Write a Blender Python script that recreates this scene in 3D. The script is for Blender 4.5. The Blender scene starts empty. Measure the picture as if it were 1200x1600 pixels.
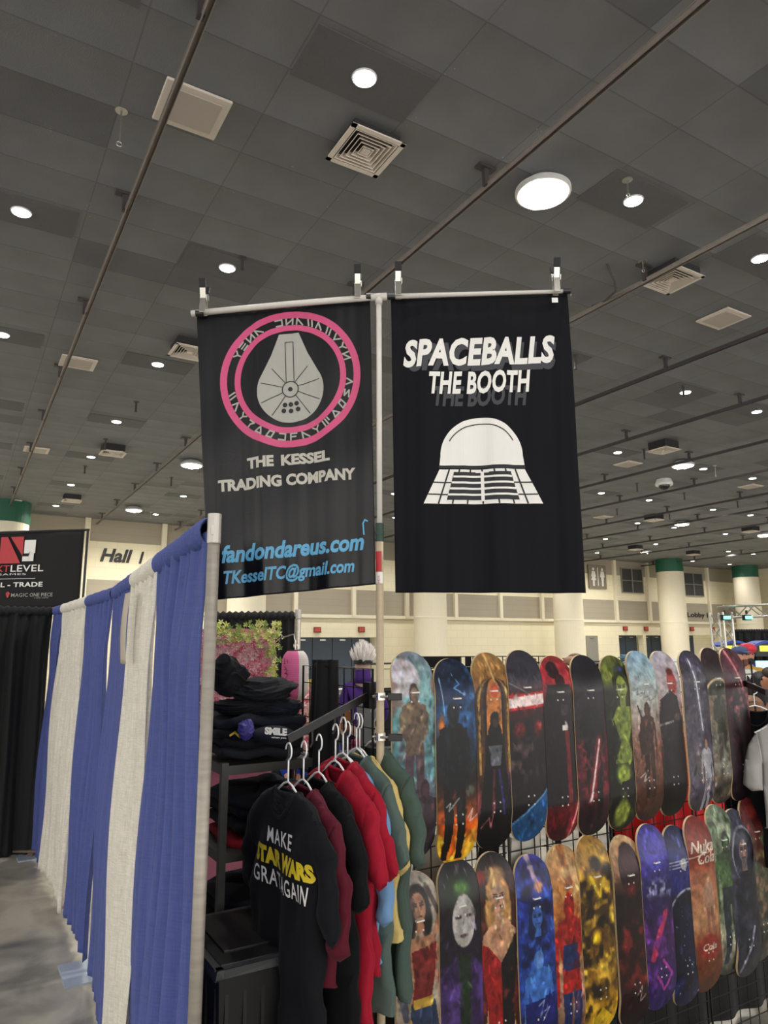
import bpy, bmesh, math, random
import numpy as np
from mathutils import Vector, Matrix
random.seed(7)
PI = math.pi
S = bpy.context.scene
COL = S.collection

# ------------------------------------------------------------------ camera
CAM_H, AZ, PITCH, ROLL, FPX = 2.06, math.radians(30.8), math.radians(10.6), math.radians(0.25), 1109.0
FH = Vector((math.sin(AZ), math.cos(AZ), 0)); RH = Vector((math.cos(AZ), -math.sin(AZ), 0))
F = Vector((FH.x*math.cos(PITCH), FH.y*math.cos(PITCH), math.sin(PITCH)))
U0 = RH.cross(F); R = RH*math.cos(ROLL) - U0*math.sin(ROLL); U = R.cross(F)
C0 = Vector((0, 0, CAM_H))
cd = bpy.data.cameras.new('camera'); cam = bpy.data.objects.new('camera', cd); COL.objects.link(cam)
cam.matrix_world = Matrix(((R.x, U.x, -F.x, C0.x), (R.y, U.y, -F.y, C0.y), (R.z, U.z, -F.z, C0.z), (0, 0, 0, 1)))
cd.sensor_fit = 'HORIZONTAL'; cd.sensor_width = 36.0; cd.lens = FPX/1200*36.0; cd.clip_start = .05; cd.clip_end = 200
S.camera = cam
# ------------------------------------------------------------------ world, exposure
w = bpy.data.worlds.new('world'); S.world = w; w.use_nodes = True
w.node_tree.nodes['Background'].inputs[0].default_value = (1.0, .97, .93, 1)
w.node_tree.nodes['Background'].inputs[1].default_value = 1.1
S.view_settings.view_transform = 'Standard'; S.view_settings.look = 'None'
S.view_settings.exposure = 1.45; S.view_settings.gamma = 1; S.view_settings.use_curve_mapping = False
LAMP_W = 46.0       # each small downlight
FLOOD_W = 230.0     # each big round flood

# ------------------------------------------------------------------ measuring helpers
def ray(x, y): return F*FPX + R*(x-600) + U*(800-y)
def at(x, y, D):
    r = ray(x, y); return C0 + r*(D/r.dot(FH))
def onz(x, y, z):
    r = ray(x, y); return C0 + r*((z-CAM_H)/r.z)
def ony(x, y, Y):
    r = ray(x, y); return C0 + r*(Y/r.y)
def LD(lat, D, z=0.): v = RH*lat + FH*D; return Vector((v.x, v.y, z))

# ------------------------------------------------------------------ materials
def lin(c):
    if isinstance(c, str):
        c = c.lstrip('#'); c = [int(c[i:i+2], 16)/255 for i in (0, 2, 4)]
    return tuple((v/12.92 if v <= .04045 else ((v+.055)/1.055)**2.4) for v in c[:3])
def mat(name, col, rough=.6, metal=0., var=.12, scale=12., bump=0., bscale=60., sheen=0., spec=.5, stretch=None):
    m = bpy.data.materials.new(name); m.use_nodes = True; nt = m.node_tree; b = nt.nodes['Principled BSDF']
    c = lin(col)
    b.inputs['Roughness'].default_value = rough; b.inputs['Metallic'].default_value = metal
    b.inputs['Specular IOR Level'].default_value = spec
    if sheen: b.inputs['Sheen Weight'].default_value = sheen
    tc = nt.nodes.new('ShaderNodeTexCoord'); mp = nt.nodes.new('ShaderNodeMapping')
    nt.links.new(tc.outputs['Object'], mp.inputs['Vector'])
    if stretch: mp.inputs['Scale'].default_value = stretch
    n = nt.nodes.new('ShaderNodeTexNoise'); n.inputs['Scale'].default_value = scale; n.inputs['Detail'].default_value = 4
    nt.links.new(mp.outputs[0], n.inputs['Vector'])
    mx = nt.nodes.new('ShaderNodeMix'); mx.data_type = 'RGBA'
    mx.inputs[6].default_value = (*[v*(1-var) for v in c], 1); mx.inputs[7].default_value = (*[min(1, v*(1+var)) for v in c], 1)
    nt.links.new(n.outputs['Fac'], mx.inputs[0]); nt.links.new(mx.outputs[2], b.inputs['Base Color'])
    if bump:
        n2 = nt.nodes.new('ShaderNodeTexNoise'); n2.inputs['Scale'].default_value = bscale; n2.inputs['Detail'].default_value = 3
        nt.links.new(mp.outputs[0], n2.inputs['Vector'])
        bp = nt.nodes.new('ShaderNodeBump'); bp.inputs['Strength'].default_value = bump; bp.inputs['Distance'].default_value = .01
        nt.links.new(n2.outputs['Fac'], bp.inputs['Height']); nt.links.new(bp.outputs[0], b.inputs['Normal'])
    return m
def emat(name, col, strength):
    m = bpy.data.materials.new(name); m.use_nodes = True; b = m.node_tree.nodes['Principled BSDF']
    b.inputs['Base Color'].default_value = (*lin(col), 1)
    b.inputs['Emission Color'].default_value = (*lin(col), 1); b.inputs['Emission Strength'].default_value = strength
    return m
def attr_mat(name, rough=.35, spec=.3):
    m = bpy.data.materials.new(name); m.use_nodes = True; nt = m.node_tree; b = nt.nodes['Principled BSDF']
    a = nt.nodes.new('ShaderNodeAttribute'); a.attribute_name = 'print'
    nt.links.new(a.outputs['Color'], b.inputs['Base Color']); b.inputs['Roughness'].default_value = rough
    b.inputs['Specular IOR Level'].default_value = spec
    return m
def weave_mat(name, col, s=900.):
    m = mat(name, col, .85, var=.10, scale=5, sheen=.03)
    nt = m.node_tree; b = nt.nodes['Principled BSDF']
    tc = nt.nodes.new('ShaderNodeTexCoord')
    ws = []
    for sc in ((1, 1, 14), (14, 14, 1)):
        mp = nt.nodes.new('ShaderNodeMapping'); mp.inputs['Scale'].default_value = sc
        n = nt.nodes.new('ShaderNodeTexNoise'); n.inputs['Scale'].default_value = 14; n.inputs['Detail'].default_value = 5
        nt.links.new(tc.outputs['Object'], mp.inputs['Vector']); nt.links.new(mp.outputs[0], n.inputs['Vector']); ws.append(n)
    ad = nt.nodes.new('ShaderNodeMath'); ad.operation = 'ADD'
    nt.links.new(ws[0].outputs['Fac'], ad.inputs[0]); nt.links.new(ws[1].outputs['Fac'], ad.inputs[1])
    old = b.inputs['Base Color'].links[0].from_socket
    mx = nt.nodes.new('ShaderNodeMix'); mx.data_type = 'RGBA'; mx.blend_type = 'MULTIPLY'; mx.inputs[0].default_value = .75
    mr = nt.nodes.new('ShaderNodeMapRange'); mr.inputs[1].default_value = .7; mr.inputs[2].default_value = 1.3; mr.inputs[3].default_value = .72; mr.inputs[4].default_value = 1.15
    nt.links.new(ad.outputs[0], mr.inputs[0]); nt.links.new(old, mx.inputs[6]); nt.links.new(mr.outputs[0], mx.inputs[7])
    nt.links.new(mx.outputs[2], b.inputs['Base Color'])
    bp = nt.nodes.new('ShaderNodeBump'); bp.inputs['Strength'].default_value = .35; bp.inputs['Distance'].default_value = .004
    nt.links.new(ad.outputs[0], bp.inputs['Height']); nt.links.new(bp.outputs[0], b.inputs['Normal'])
    return m

# ------------------------------------------------------------------ object helpers
def tag(o, label=None, cat=None, group=None, kind=None):
    if label: o['label'] = label
    if cat: o['category'] = cat
    if group: o['group'] = group
    if kind: o['kind'] = kind
    return o
def thing(name, loc, label, cat, group=None, rz=0.):
    o = bpy.data.objects.new(name, None); COL.objects.link(o); o.empty_display_size = .05
    o.location = loc; o.rotation_euler = (0, 0, rz)
    return tag(o, label, cat, group)
def wloc(o):
    v = Vector((0, 0, 0))
    while o: v += Vector(o.location); o = o.parent
    return v
def link_mesh(name, me, parent=None, local=False):
    o = bpy.data.objects.new(name, me); COL.objects.link(o)
    if parent:
        o.parent = parent
        if not local: me.transform(Matrix.Translation(-wloc(parent)))
    elif not local:
        co = [v.co for v in me.vertices]
        if co:
            c = Vector((sum(min(v[i] for v in co)+max(v[i] for v in co) for i in (0,))/2, (min(v[1] for v in co)+max(v[1] for v in co))/2, min(v[2] for v in co)))
            me.transform(Matrix.Translation(-c)); o.location = c
    return o
def copy_tree(o, parent=None):
    c = o.copy(); COL.objects.link(c); c.parent = parent
    for ch in list(o.children): copy_tree(ch, c)
    return c
class MB:
    def __init__(s): s.v = []; s.f = []; s.mi = []; s.cur = 0
    def add(s, vs, fs):
        n = len(s.v); s.v += [tuple(p) for p in vs]; s.f += [tuple(i+n for i in f) for f in fs]; s.mi += [s.cur]*len(fs); return s
    def box(s, c, d, M=None):
        c = Vector(c); d = Vector(d)/2
        vs = [Vector((x*d.x, y*d.y, z*d.z)) for x in (-1, 1) for y in (-1, 1) for z in (-1, 1)]
        vs = [c+(M @ v if M else v) for v in vs]
        return s.add(vs, [(0, 1, 3, 2), (4, 6, 7, 5), (0, 4, 5, 1), (2, 3, 7, 6), (0, 2, 6, 4), (1, 5, 7, 3)])
    def bar(s, a, b, wd, ht, up=(0, 0, 1)):
        a = Vector(a); b = Vector(b); d = (b-a); L = d.length; d.normalize(); x = d.cross(Vector(up)).normalized(); z = x.cross(d)
        M = Matrix((x, d, z)).transposed(); return s.box((a+b)/2, (wd, L, ht), M)
    def tube(s, pts, r, n=8, cap=True, closed=False):
        pts = [Vector(p) for p in pts]; rs = r if isinstance(r, (list, tuple)) else [r]*len(pts); vs = []; fs = []
        prev = None
        for i, p in enumerate(pts):
            a = pts[max(0, i-1)]; b = pts[min(len(pts)-1, i+1)]
            if closed: a = pts[i-1]; b = pts[(i+1) % len(pts)]
            d = (b-a).normalized()
            if prev is None:
                x = d.cross(Vector((0, 0, 1)));
                if x.length < .05: x = d.cross(Vector((1, 0, 0)))
            else: x = prev-d*prev.dot(d)
            x.normalize(); prev = x; y = d.cross(x)
            for k in range(n):
                t = 2*PI*k/n; vs.append(p+(x*math.cos(t)+y*math.sin(t))*rs[i])
        m = len(pts)
        for i in range(m if closed else m-1):
            j = (i+1) % m
            for k in range(n): fs.append((i*n+k, i*n+(k+1) % n, j*n+(k+1) % n, j*n+k))
        if cap and not closed: fs.append(tuple(reversed(range(n)))); fs.append(tuple(range((m-1)*n, m*n)))
        return s.add(vs, fs)
    def lathe(s, c, prof, n=24, axis='z'):
        c = Vector(c); vs = []; fs = []
        for r, z in prof:
            for k in range(n):
                t = 2*PI*k/n; vs.append(c+Vector((r*math.cos(t), r*math.sin(t), z)))
        for i in range(len(prof)-1):
            for k in range(n): fs.append((i*n+k, i*n+(k+1) % n, (i+1)*n+(k+1) % n, (i+1)*n+k))
        fs.append(tuple(reversed(range(n)))); fs.append(tuple(range((len(prof)-1)*n, len(prof)*n)))
        return s.add(vs, fs)
    def ball(s, c, r, n=10):
        r = Vector(r) if not isinstance(r, (int, float)) else Vector((r, r, r)); c = Vector(c); vs = []; fs = []
        for i in range(n+1):
            a = PI*i/n
            for k in range(2*n):
                t = PI*k/n; vs.append(c+Vector((r.x*math.sin(a)*math.cos(t), r.y*math.sin(a)*math.sin(t), r.z*math.cos(a))))
        for i in range(n):
            for k in range(2*n): fs.append((i*2*n+k, (i+1)*2*n+k, (i+1)*2*n+(k+1) % (2*n), i*2*n+(k+1) % (2*n)))
        return s.add(vs, fs)
    def grid(s, fn, nu, nv, closed_u=False):
        vs = [fn(i/nu, j/nv) for j in range(nv+1) for i in range(nu if closed_u else nu+1)]
        W = nu if closed_u else nu+1; fs = []
        for j in range(nv):
            for i in range(nu): fs.append((j*W+i, j*W+(i+1) % W, (j+1)*W+(i+1) % W, (j+1)*W+i))
        return s.add(vs, fs)
    def build(s, name, m, parent=None, smooth=False, local=False, bevel=0., solid=0., sub=0):
        me = bpy.data.meshes.new(name); me.from_pydata(s.v, [], s.f); me.update()
        bm = bmesh.new(); bm.from_mesh(me); bmesh.ops.remove_doubles(bm, verts=bm.verts, dist=1e-6) if len(s.v) < 20000 else None
        bmesh.ops.recalc_face_normals(bm, faces=bm.faces); bm.to_mesh(me); bm.free()
        for mm in (m if isinstance(m, (list, tuple)) else [m]): me.materials.append(mm)
        if isinstance(m, (list, tuple)) and len(me.polygons) == len(s.mi): me.polygons.foreach_set('material_index', s.mi)
        if smooth: me.polygons.foreach_set('use_smooth', [True]*len(me.polygons))
        o = link_mesh(name, me, parent, local)
        if solid: md = o.modifiers.new('thickness', 'SOLIDIFY'); md.thickness = solid; md.offset = 0
        if bevel: md = o.modifiers.new('bevel', 'BEVEL'); md.width = bevel; md.segments = 2; md.limit_method = 'ANGLE'
        if sub: md = o.modifiers.new('sub', 'SUBSURF'); md.levels = sub; md.render_levels = sub
        return o
def one(name, m, fn, parent=None, **k):
    b = MB(); fn(b); return b.build(name, m, parent, **k)

# ------------------------------------------------------------------ text, decals, canvas painting
def text_tris(body, size=1., shear=0., bold=0., xs=1., align='LEFT', spacing=1.):
    cu = bpy.data.curves.new('t', 'FONT'); cu.body = body; cu.size = size; cu.shear = shear; cu.offset = bold*size
    cu.align_x = align; cu.space_character = spacing; cu.resolution_u = 3
    ob = bpy.data.objects.new('t', cu); COL.objects.link(ob)
    dg = bpy.context.evaluated_depsgraph_get(); me = ob.evaluated_get(dg).to_mesh()
    vs = [(v.co.x*xs, v.co.y) for v in me.vertices]; fs = [tuple(p.vertices) for p in me.polygons]
    ob.evaluated_get(dg).to_mesh_clear(); bpy.data.objects.remove(ob); bpy.data.curves.remove(cu)
    return vs, fs
def xf(t, dx=0, dy=0, s=1., rot=0., cx=0, cy=0):
    c, n = math.cos(rot), math.sin(rot)
    return [((x*s)*c-(y*s)*n+dx, (x*s)*n+(y*s)*c+dy) for x, y in t[0]], t[1]
def fit(t, x0, x1, y0, y1, skew=0.):
    xs = [p[0] for p in t[0]]; ys = [p[1] for p in t[0]]; a, b, c, d = min(xs), max(xs), min(ys), max(ys)
    out = []
    for x, y in t[0]:
        X = x0+(x-a)/(b-a)*(x1-x0); out.append((X, y0+(y-c)/(d-c)*(y1-y0)+skew*(X-x0)))
    return out, t[1]
def poly(pts): return list(pts), [tuple(range(len(pts)))]
def stroke(pts, wd):
    vs = []; fs = []
    for a, b in zip(pts[:-1], pts[1:]):
        dx, dy = b[0]-a[0], b[1]-a[1]; L = math.hypot(dx, dy) or 1; nx, ny = -dy/L*wd/2, dx/L*wd/2; ex, ey = dx/L*wd*.35, dy/L*wd*.35
        n = len(vs); vs += [(a[0]+nx-ex, a[1]+ny-ey), (a[0]-nx-ex, a[1]-ny-ey), (b[0]-nx+ex, b[1]-ny+ey), (b[0]+nx+ex, b[1]+ny+ey)]; fs.append((n, n+1, n+2, n+3))
    return vs, fs
def ellipse(cx, cy, rx, ry=None, n=28, a0=0, a1=2*PI):
    ry = ry or rx; return poly([(cx+rx*math.cos(a0+(a1-a0)*k/n), cy+ry*math.sin(a0+(a1-a0)*k/n)) for k in range(n)])
def ring(cx, cy, r0, r1, n=72):
    vs = [(cx+r*math.cos(2*PI*k/n), cy+r*math.sin(2*PI*k/n)) for k in range(n) for r in (r0, r1)]
    return vs, [(2*k, 2*k+1, (2*k+3) % (2*n), (2*k+2) % (2*n)) for k in range(n)]
def decal(name, shapes, mapf, m, parent, off=.002, g=.04, local=False, label=None):
    me0 = bpy.data.meshes.new(name); bm = bmesh.new()
    for vs, fs in shapes:
        bv = [bm.verts.new((x, y, 0)) for x, y in vs]
        for f in fs:
            if len(set(f)) > 2:
                try: bm.faces.new([bv[i] for i in f])
                except ValueError: pass
    bmesh.ops.triangulate(bm, faces=bm.faces[:])
    if g:
        xs = [v.co.x for v in bm.verts]; ys = [v.co.y for v in bm.verts]
        for lo, hi, ax in ((min(xs), max(xs), 0), (min(ys), max(ys), 1)):
            k = math.floor(lo/g)+1
            while k*g < hi:
                co = [0, 0, 0]; co[ax] = k*g; no = [0, 0, 0]; no[ax] = 1
                bmesh.ops.bisect_plane(bm, geom=bm.verts[:]+bm.edges[:]+bm.faces[:], plane_co=co, plane_no=no); k += 1
    for v in bm.verts: v.co = mapf(v.co.x, v.co.y, off)
    bm.to_mesh(me0); bm.free(); me0.materials.append(m)
    o = link_mesh(name, me0, parent, local)
    if label: o['label'] = label
    return o
def planar(o, ux, uy, n):
    o, ux, uy, n = Vector(o), Vector(ux).normalized(), Vector(uy).normalized(), Vector(n).normalized()
    return lambda x, y, off: o+ux*x+uy*y+n*off

rng = np.random.default_rng(5)
class Canvas:
    def __init__(s, W, H, aspect, base='#222222'):
        s.W, s.H, s.A = W, H, aspect
        s.u, s.v = np.meshgrid((np.arange(W)+.5)/W, (np.arange(H)+.5)/H); s.y = s.v*aspect
        s.c = np.zeros((H, W, 3)); s.c[:] = s.col(base)
    def col(s, c):
        if isinstance(c, str): c = c.lstrip('#'); c = [int(c[i:i+2], 16)/255 for i in (0, 2, 4)]
        return np.array(c)
    def mixm(s, m, c): m = np.clip(m, 0, 1)[..., None]; s.c = s.c*(1-m)+s.col(c)*m; return s
    def grad(s, stops):
        vs = [a for a, _ in stops]; cs = np.array([s.col(c) for _, c in stops])
        for k in range(3): s.c[..., k] = np.interp(s.v, vs, cs[:, k])
        return s
    def noise(s, n, seed, sy=None):
        r = np.random.default_rng(seed); nx = n; ny = max(2, int((sy or n)*s.A)); g = r.random((ny+2, nx+2))
        x = s.u*nx; y = s.v*ny; x0 = x.astype(int); y0 = y.astype(int); fx = x-x0; fy = y-y0
        fx = fx*fx*(3-2*fx); fy = fy*fy*(3-2*fy)
        return (g[y0, x0]*(1-fx)+g[y0, x0+1]*fx)*(1-fy)+(g[y0+1, x0]*(1-fx)+g[y0+1, x0+1]*fx)*fy
    def cloud(s, c, n=4, seed=1, lo=.5, hi=.8, a=.8, v0=0, v1=1, sy=None):
        k = (s.noise(n, seed, sy)*.6+s.noise(n*2, seed+9, sy and sy*2)*.4-lo)/(hi-lo)
        b = np.clip((s.v-v0)/.05, 0, 1)*np.clip((v1-s.v)/.05, 0, 1); return s.mixm(np.clip(k, 0, 1)*a*b, c)
    def ell(s, cu, cv, ru, rv, c, soft=.08, rot=0, a=1):
        dx = s.u-cu; dy = s.y-cv*s.A; r = math.radians(rot); X = dx*math.cos(r)+dy*math.sin(r); Y = -dx*math.sin(r)+dy*math.cos(r)
        d = np.sqrt((X/ru)**2+(Y/(rv*s.A))**2); return s.mixm((1-d)/max(soft, 1e-3)*a if a == 1 else np.clip((1-d)/max(soft, 1e-3), 0, 1)*a, c)
    def poly(s, pts, c, a=1.):
        m = np.zeros_like(s.u, bool); n = len(pts)
        for i in range(n):
            x1, y1 = pts[i]; x2, y2 = pts[(i+1) % n]
            cond = ((y1 > s.v) != (y2 > s.v)); xx = (x2-x1)*(s.v-y1)/((y2-y1) or 1e-9)+x1; m ^= cond & (s.u < xx)
        return s.mixm(m*a, c)
    def line(s, pts, wd, c, a=1., glow=0., gc=None):
        d = np.full_like(s.u, 9.)
        for (x1, y1), (x2, y2) in zip(pts[:-1], pts[1:]):
            y1 *= s.A; y2 *= s.A; L = (x2-x1)**2+(y2-y1)**2 or 1e-9; t = np.clip(((s.u-x1)*(x2-x1)+(s.y-y1)*(y2-y1))/L, 0, 1)
            d = np.minimum(d, np.hypot(s.u-x1-t*(x2-x1), s.y-y1-t*(y2-y1)))
        if glow: s.mixm(np.clip(1-d/glow, 0, 1)**1.5*.8, gc or c)
        return s.mixm(np.clip((wd/2-d)*s.W+.5, 0, 1)*a, c)
    def tris(s, t, c):
        vs, fs = t; m = np.zeros_like(s.u)
        for f in fs:
            for k in range(1, len(f)-1):
                a, b, e = (vs[f[0]], vs[f[k]], vs[f[k+1]])
                x0, x1 = min(a[0], b[0], e[0]), max(a[0], b[0], e[0]); y0, y1 = min(a[1], b[1], e[1]), max(a[1], b[1], e[1])
                I0, I1 = max(0, int(x0*s.W)-1), min(s.W, int(x1*s.W)+2); J0, J1 = max(0, int(y0*s.H)-1), min(s.H, int(y1*s.H)+2)
                if I0 >= I1 or J0 >= J1: continue
                u = s.u[J0:J1, I0:I1]; v = s.v[J0:J1, I0:I1]
                def e_(p, q): return (q[0]-p[0])*(v-p[1])-(q[1]-p[1])*(u-p[0])
                A, B, E_ = e_(a, b), e_(b, e), e_(e, a)
                m[J0:J1, I0:I1] = np.maximum(m[J0:J1, I0:I1], ((A >= 0) & (B >= 0) & (E_ >= 0)) | ((A <= 0) & (B <= 0) & (E_ <= 0)))
        return s.mixm(m, c)
    def text(s, body, x0, x1, y0, y1, c, skew=0., shear=0., bold=.01):
        return s.tris(fit(text_tris(body, 1, shear, bold), x0, x1, y1, y0, skew), c)
    def person(s, cu, v0, v1, body, limb=None, skin=None, hair=None, wide=.2, arms='down', legs=True, seed=3, lit=None):
        """plain standing figure in flat colours, no costume details"""
        h = v1-v0; limb = limb or body; skin = skin or body; hair = hair or skin; P = lambda x, y: (cu+x*wide, v0+y*h)
        if legs:
            s.poly([P(-.75, .5), P(-.05, .5), P(-.12, .78), P(-.3, 1.), P(-.75, 1.), P(-.68, .75)], limb); s.poly([P(.75, .5), P(.05, .5), P(.12, .78), P(.25, 1.), P(.72, 1.), P(.7, .75)], limb)
        if arms == 'down':
            for q in (-1, 1): s.poly([P(q*.8, .17), P(q*1.15, .22), P(q*1.32, .45), P(q*1.2, .56), P(q*.98, .54), P(q*.95, .36)], body); s.ell(*P(q*1.12, .57), .14*wide+.01, .022*h/.5, skin)
        else:
            for q in (-1, 1): s.poly([P(q*.75, .17), P(q*1.15, .24), P(q*1.2, .38), P(q*.3, .47), P(q*.2, .40), P(q*.7, .34)], body); s.ell(*P(q*.2, .43), .16*wide+.01, .03*h, skin)
        s.poly([P(-.28, .13), P(.28, .13), P(.95, .17), P(.85, .33), P(.62, .42), P(.78, .55), P(-.78, .55), P(-.62, .42), P(-.85, .33), P(-.95, .17)], body)
        s.ell(cu, v0+.075*h, .42*wide, .085*h, hair); s.ell(cu+.02*wide, v0+.085*h, .30*wide, .065*h, skin)
        if lit: s.ell(cu-.4*wide, v0+.25*h, .3*wide, .09*h, lit, soft=.9, a=.6); s.ell(cu+.35*wide, v0+.62*h, .2*wide, .1*h, lit, soft=.9, a=.45)
        return s
    def portrait(s, cu, cv, r, skin, hair, dark, hair2=None):
        """plain head and shoulders"""
        rv = r/s.A*1.32
        s.ell(cu, cv-.1*rv, r*1.45, rv*1.45, hair, .12); s.ell(cu-r*.9, cv+rv*.9, r*.7, rv*1.3, hair, .3); s.ell(cu+r*.9, cv+rv*.9, r*.7, rv*1.3, hair, .3)
        s.poly([(cu-.4*r, cv+.5*rv), (cu+.4*r, cv+.5*rv), (cu+.5*r, cv+1.7*rv), (cu-.5*r, cv+1.7*rv)], skin)
        s.ell(cu, cv, r*.85, rv, skin, .08)
        for q in (-1, 1): s.line([(cu+q*r*.55, cv-.1*rv), (cu+q*r*.2, cv-.06*rv)], .045*r/.25, dark); s.line([(cu+q*r*.6, cv-.28*rv), (cu+q*r*.18, cv-.22*rv)], .03*r/.25, dark)
        s.line([(cu-.02*r, cv+.05*rv), (cu-.1*r, cv+.3*rv), (cu+.08*r, cv+.32*rv)], .02, dark, .5); s.line([(cu-r*.28, cv+.58*rv), (cu+r*.28, cv+.58*rv)], .035*r/.25, dark)
        if hair2: s.ell(cu-r*.5, cv-.9*rv, r*.5, rv*.5, hair2, .6, a=.8)
        return s
    def linear(s):
        c = np.clip(s.c, 0, 1); return np.where(c <= .04045, c/12.92, ((c+.055)/1.055)**2.4)

# ------------------------------------------------------------------ shared materials
M_cream = mat('cream painted block', '#ece3c4', .7, var=.05, scale=.6)
M_taupe = mat('taupe wall panel', '#a39a88', .7, var=.06, scale=1.)
M_trim = mat('cream trim', '#e8dfc6', .55, var=.04)
M_white = mat('white plastic', '#e8e8e6', .4, var=.03)
M_black = mat('black metal', '#0d0d0e', .4, var=.2)
M_blackcloth = mat('black cloth', '#0c0c0d', .85, var=.2, sheen=.03)
M_steel = mat('steel', '#b9b7b0', .3, .9, var=.15)
M_alu = mat('dull aluminium', '#a9a49a', .45, .65, var=.25, scale=18, bump=.2)
M_green = mat('green paint', '#16583f', .5, var=.1)
M_vent = mat('beige enamelled metal', '#e0d6c8', .5, var=.05)
M_darkhole = mat('dark grey duct', '#2d2d2e', .8, var=.1)
M_rim = mat('maple ply edge', '#cdb58c', .5, var=.2, scale=60)
M_skin = mat('skin', '#c98f72', .5, var=.06)
M_print_white = mat('white ink', '#e6e4df', .6, var=.03)
M_print_grey = mat('grey ink', '#a3a19a', .6, var=.05)
M_print_dark = mat('charcoal ink', '#17181c', .6, var=.05)
# brick lines in the wall
def block_nodes(m, bw, bh, s=.85):
    nt = m.node_tree; b = nt.nodes['Principled BSDF']; tc = nt.nodes.new('ShaderNodeTexCoord'); mp = nt.nodes.new('ShaderNodeMapping'); mp.inputs['Rotation'].default_value = (PI/2, 0, 0)
    br = nt.nodes.new('ShaderNodeTexBrick'); br.inputs['Scale'].default_value = 1; br.inputs['Mortar Size'].default_value = .012; br.inputs['Brick Width'].default_value = bw; br.inputs['Row Height'].default_value = bh
    br.inputs['Color1'].default_value = (1, 1, 1, 1); br.inputs['Color2'].default_value = (.97, .97, .97, 1); br.inputs['Mortar'].default_value = (s, s, s, 1)
    nt.links.new(tc.outputs['Object'], mp.inputs[0]); nt.links.new(mp.outputs[0], br.inputs[0])
    old = b.inputs['Base Color'].links[0].from_socket; mx = nt.nodes.new('ShaderNodeMix'); mx.data_type = 'RGBA'; mx.blend_type = 'MULTIPLY'; mx.inputs[0].default_value = 1
    nt.links.new(old, mx.inputs[6]); nt.links.new(br.outputs[0], mx.inputs[7]); nt.links.new(mx.outputs[2], b.inputs['Base Color'])
block_nodes(M_cream, .8, .4, .88); block_nodes(M_taupe, 9., .3, .90)

# ================================================================== SETTING
HC, YW, XL, XR, YB = 7.16, 30.5, -22., 48., -14.
# floor
mf = mat('polished grey concrete', '#a19c92', .32, var=.3, scale=1.1, bump=.05, bscale=9)
nt = mf.node_tree; bs = nt.nodes['Principled BSDF']
n1 = nt.nodes.new('ShaderNodeTexNoise'); n1.inputs['Scale'].default_value = 2.2; n1.inputs['Detail'].default_value = 7; n1.inputs['Distortion'].default_value = .6
tc = nt.nodes.new('ShaderNodeTexCoord'); nt.links.new(tc.outputs['Object'], n1.inputs[0])
rp = nt.nodes.new('ShaderNodeValToRGB'); rp.color_ramp.elements[0].position = .35; rp.color_ramp.elements[0].color = (.45, .45, .46, 1); rp.color_ramp.elements[1].position = .62; rp.color_ramp.elements[1].color = (1.15, 1.13, 1.08, 1)
nt.links.new(n1.outputs['Fac'], rp.inputs[0]); old = bs.inputs['Base Color'].links[0].from_socket
mx = nt.nodes.new('ShaderNodeMix'); mx.data_type = 'RGBA'; mx.blend_type = 'MULTIPLY'; mx.inputs[0].default_value = 1
nt.links.new(old, mx.inputs[6]); nt.links.new(rp.outputs[0], mx.inputs[7]); nt.links.new(mx.outputs[2], bs.inputs['Base Color'])
tag(one('floor', mf, lambda b: b.box(((XL+XR)/2, (YB+YW)/2, -.1), (XR-XL+.6, YW-YB+.6, .2))), kind='structure')

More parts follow.
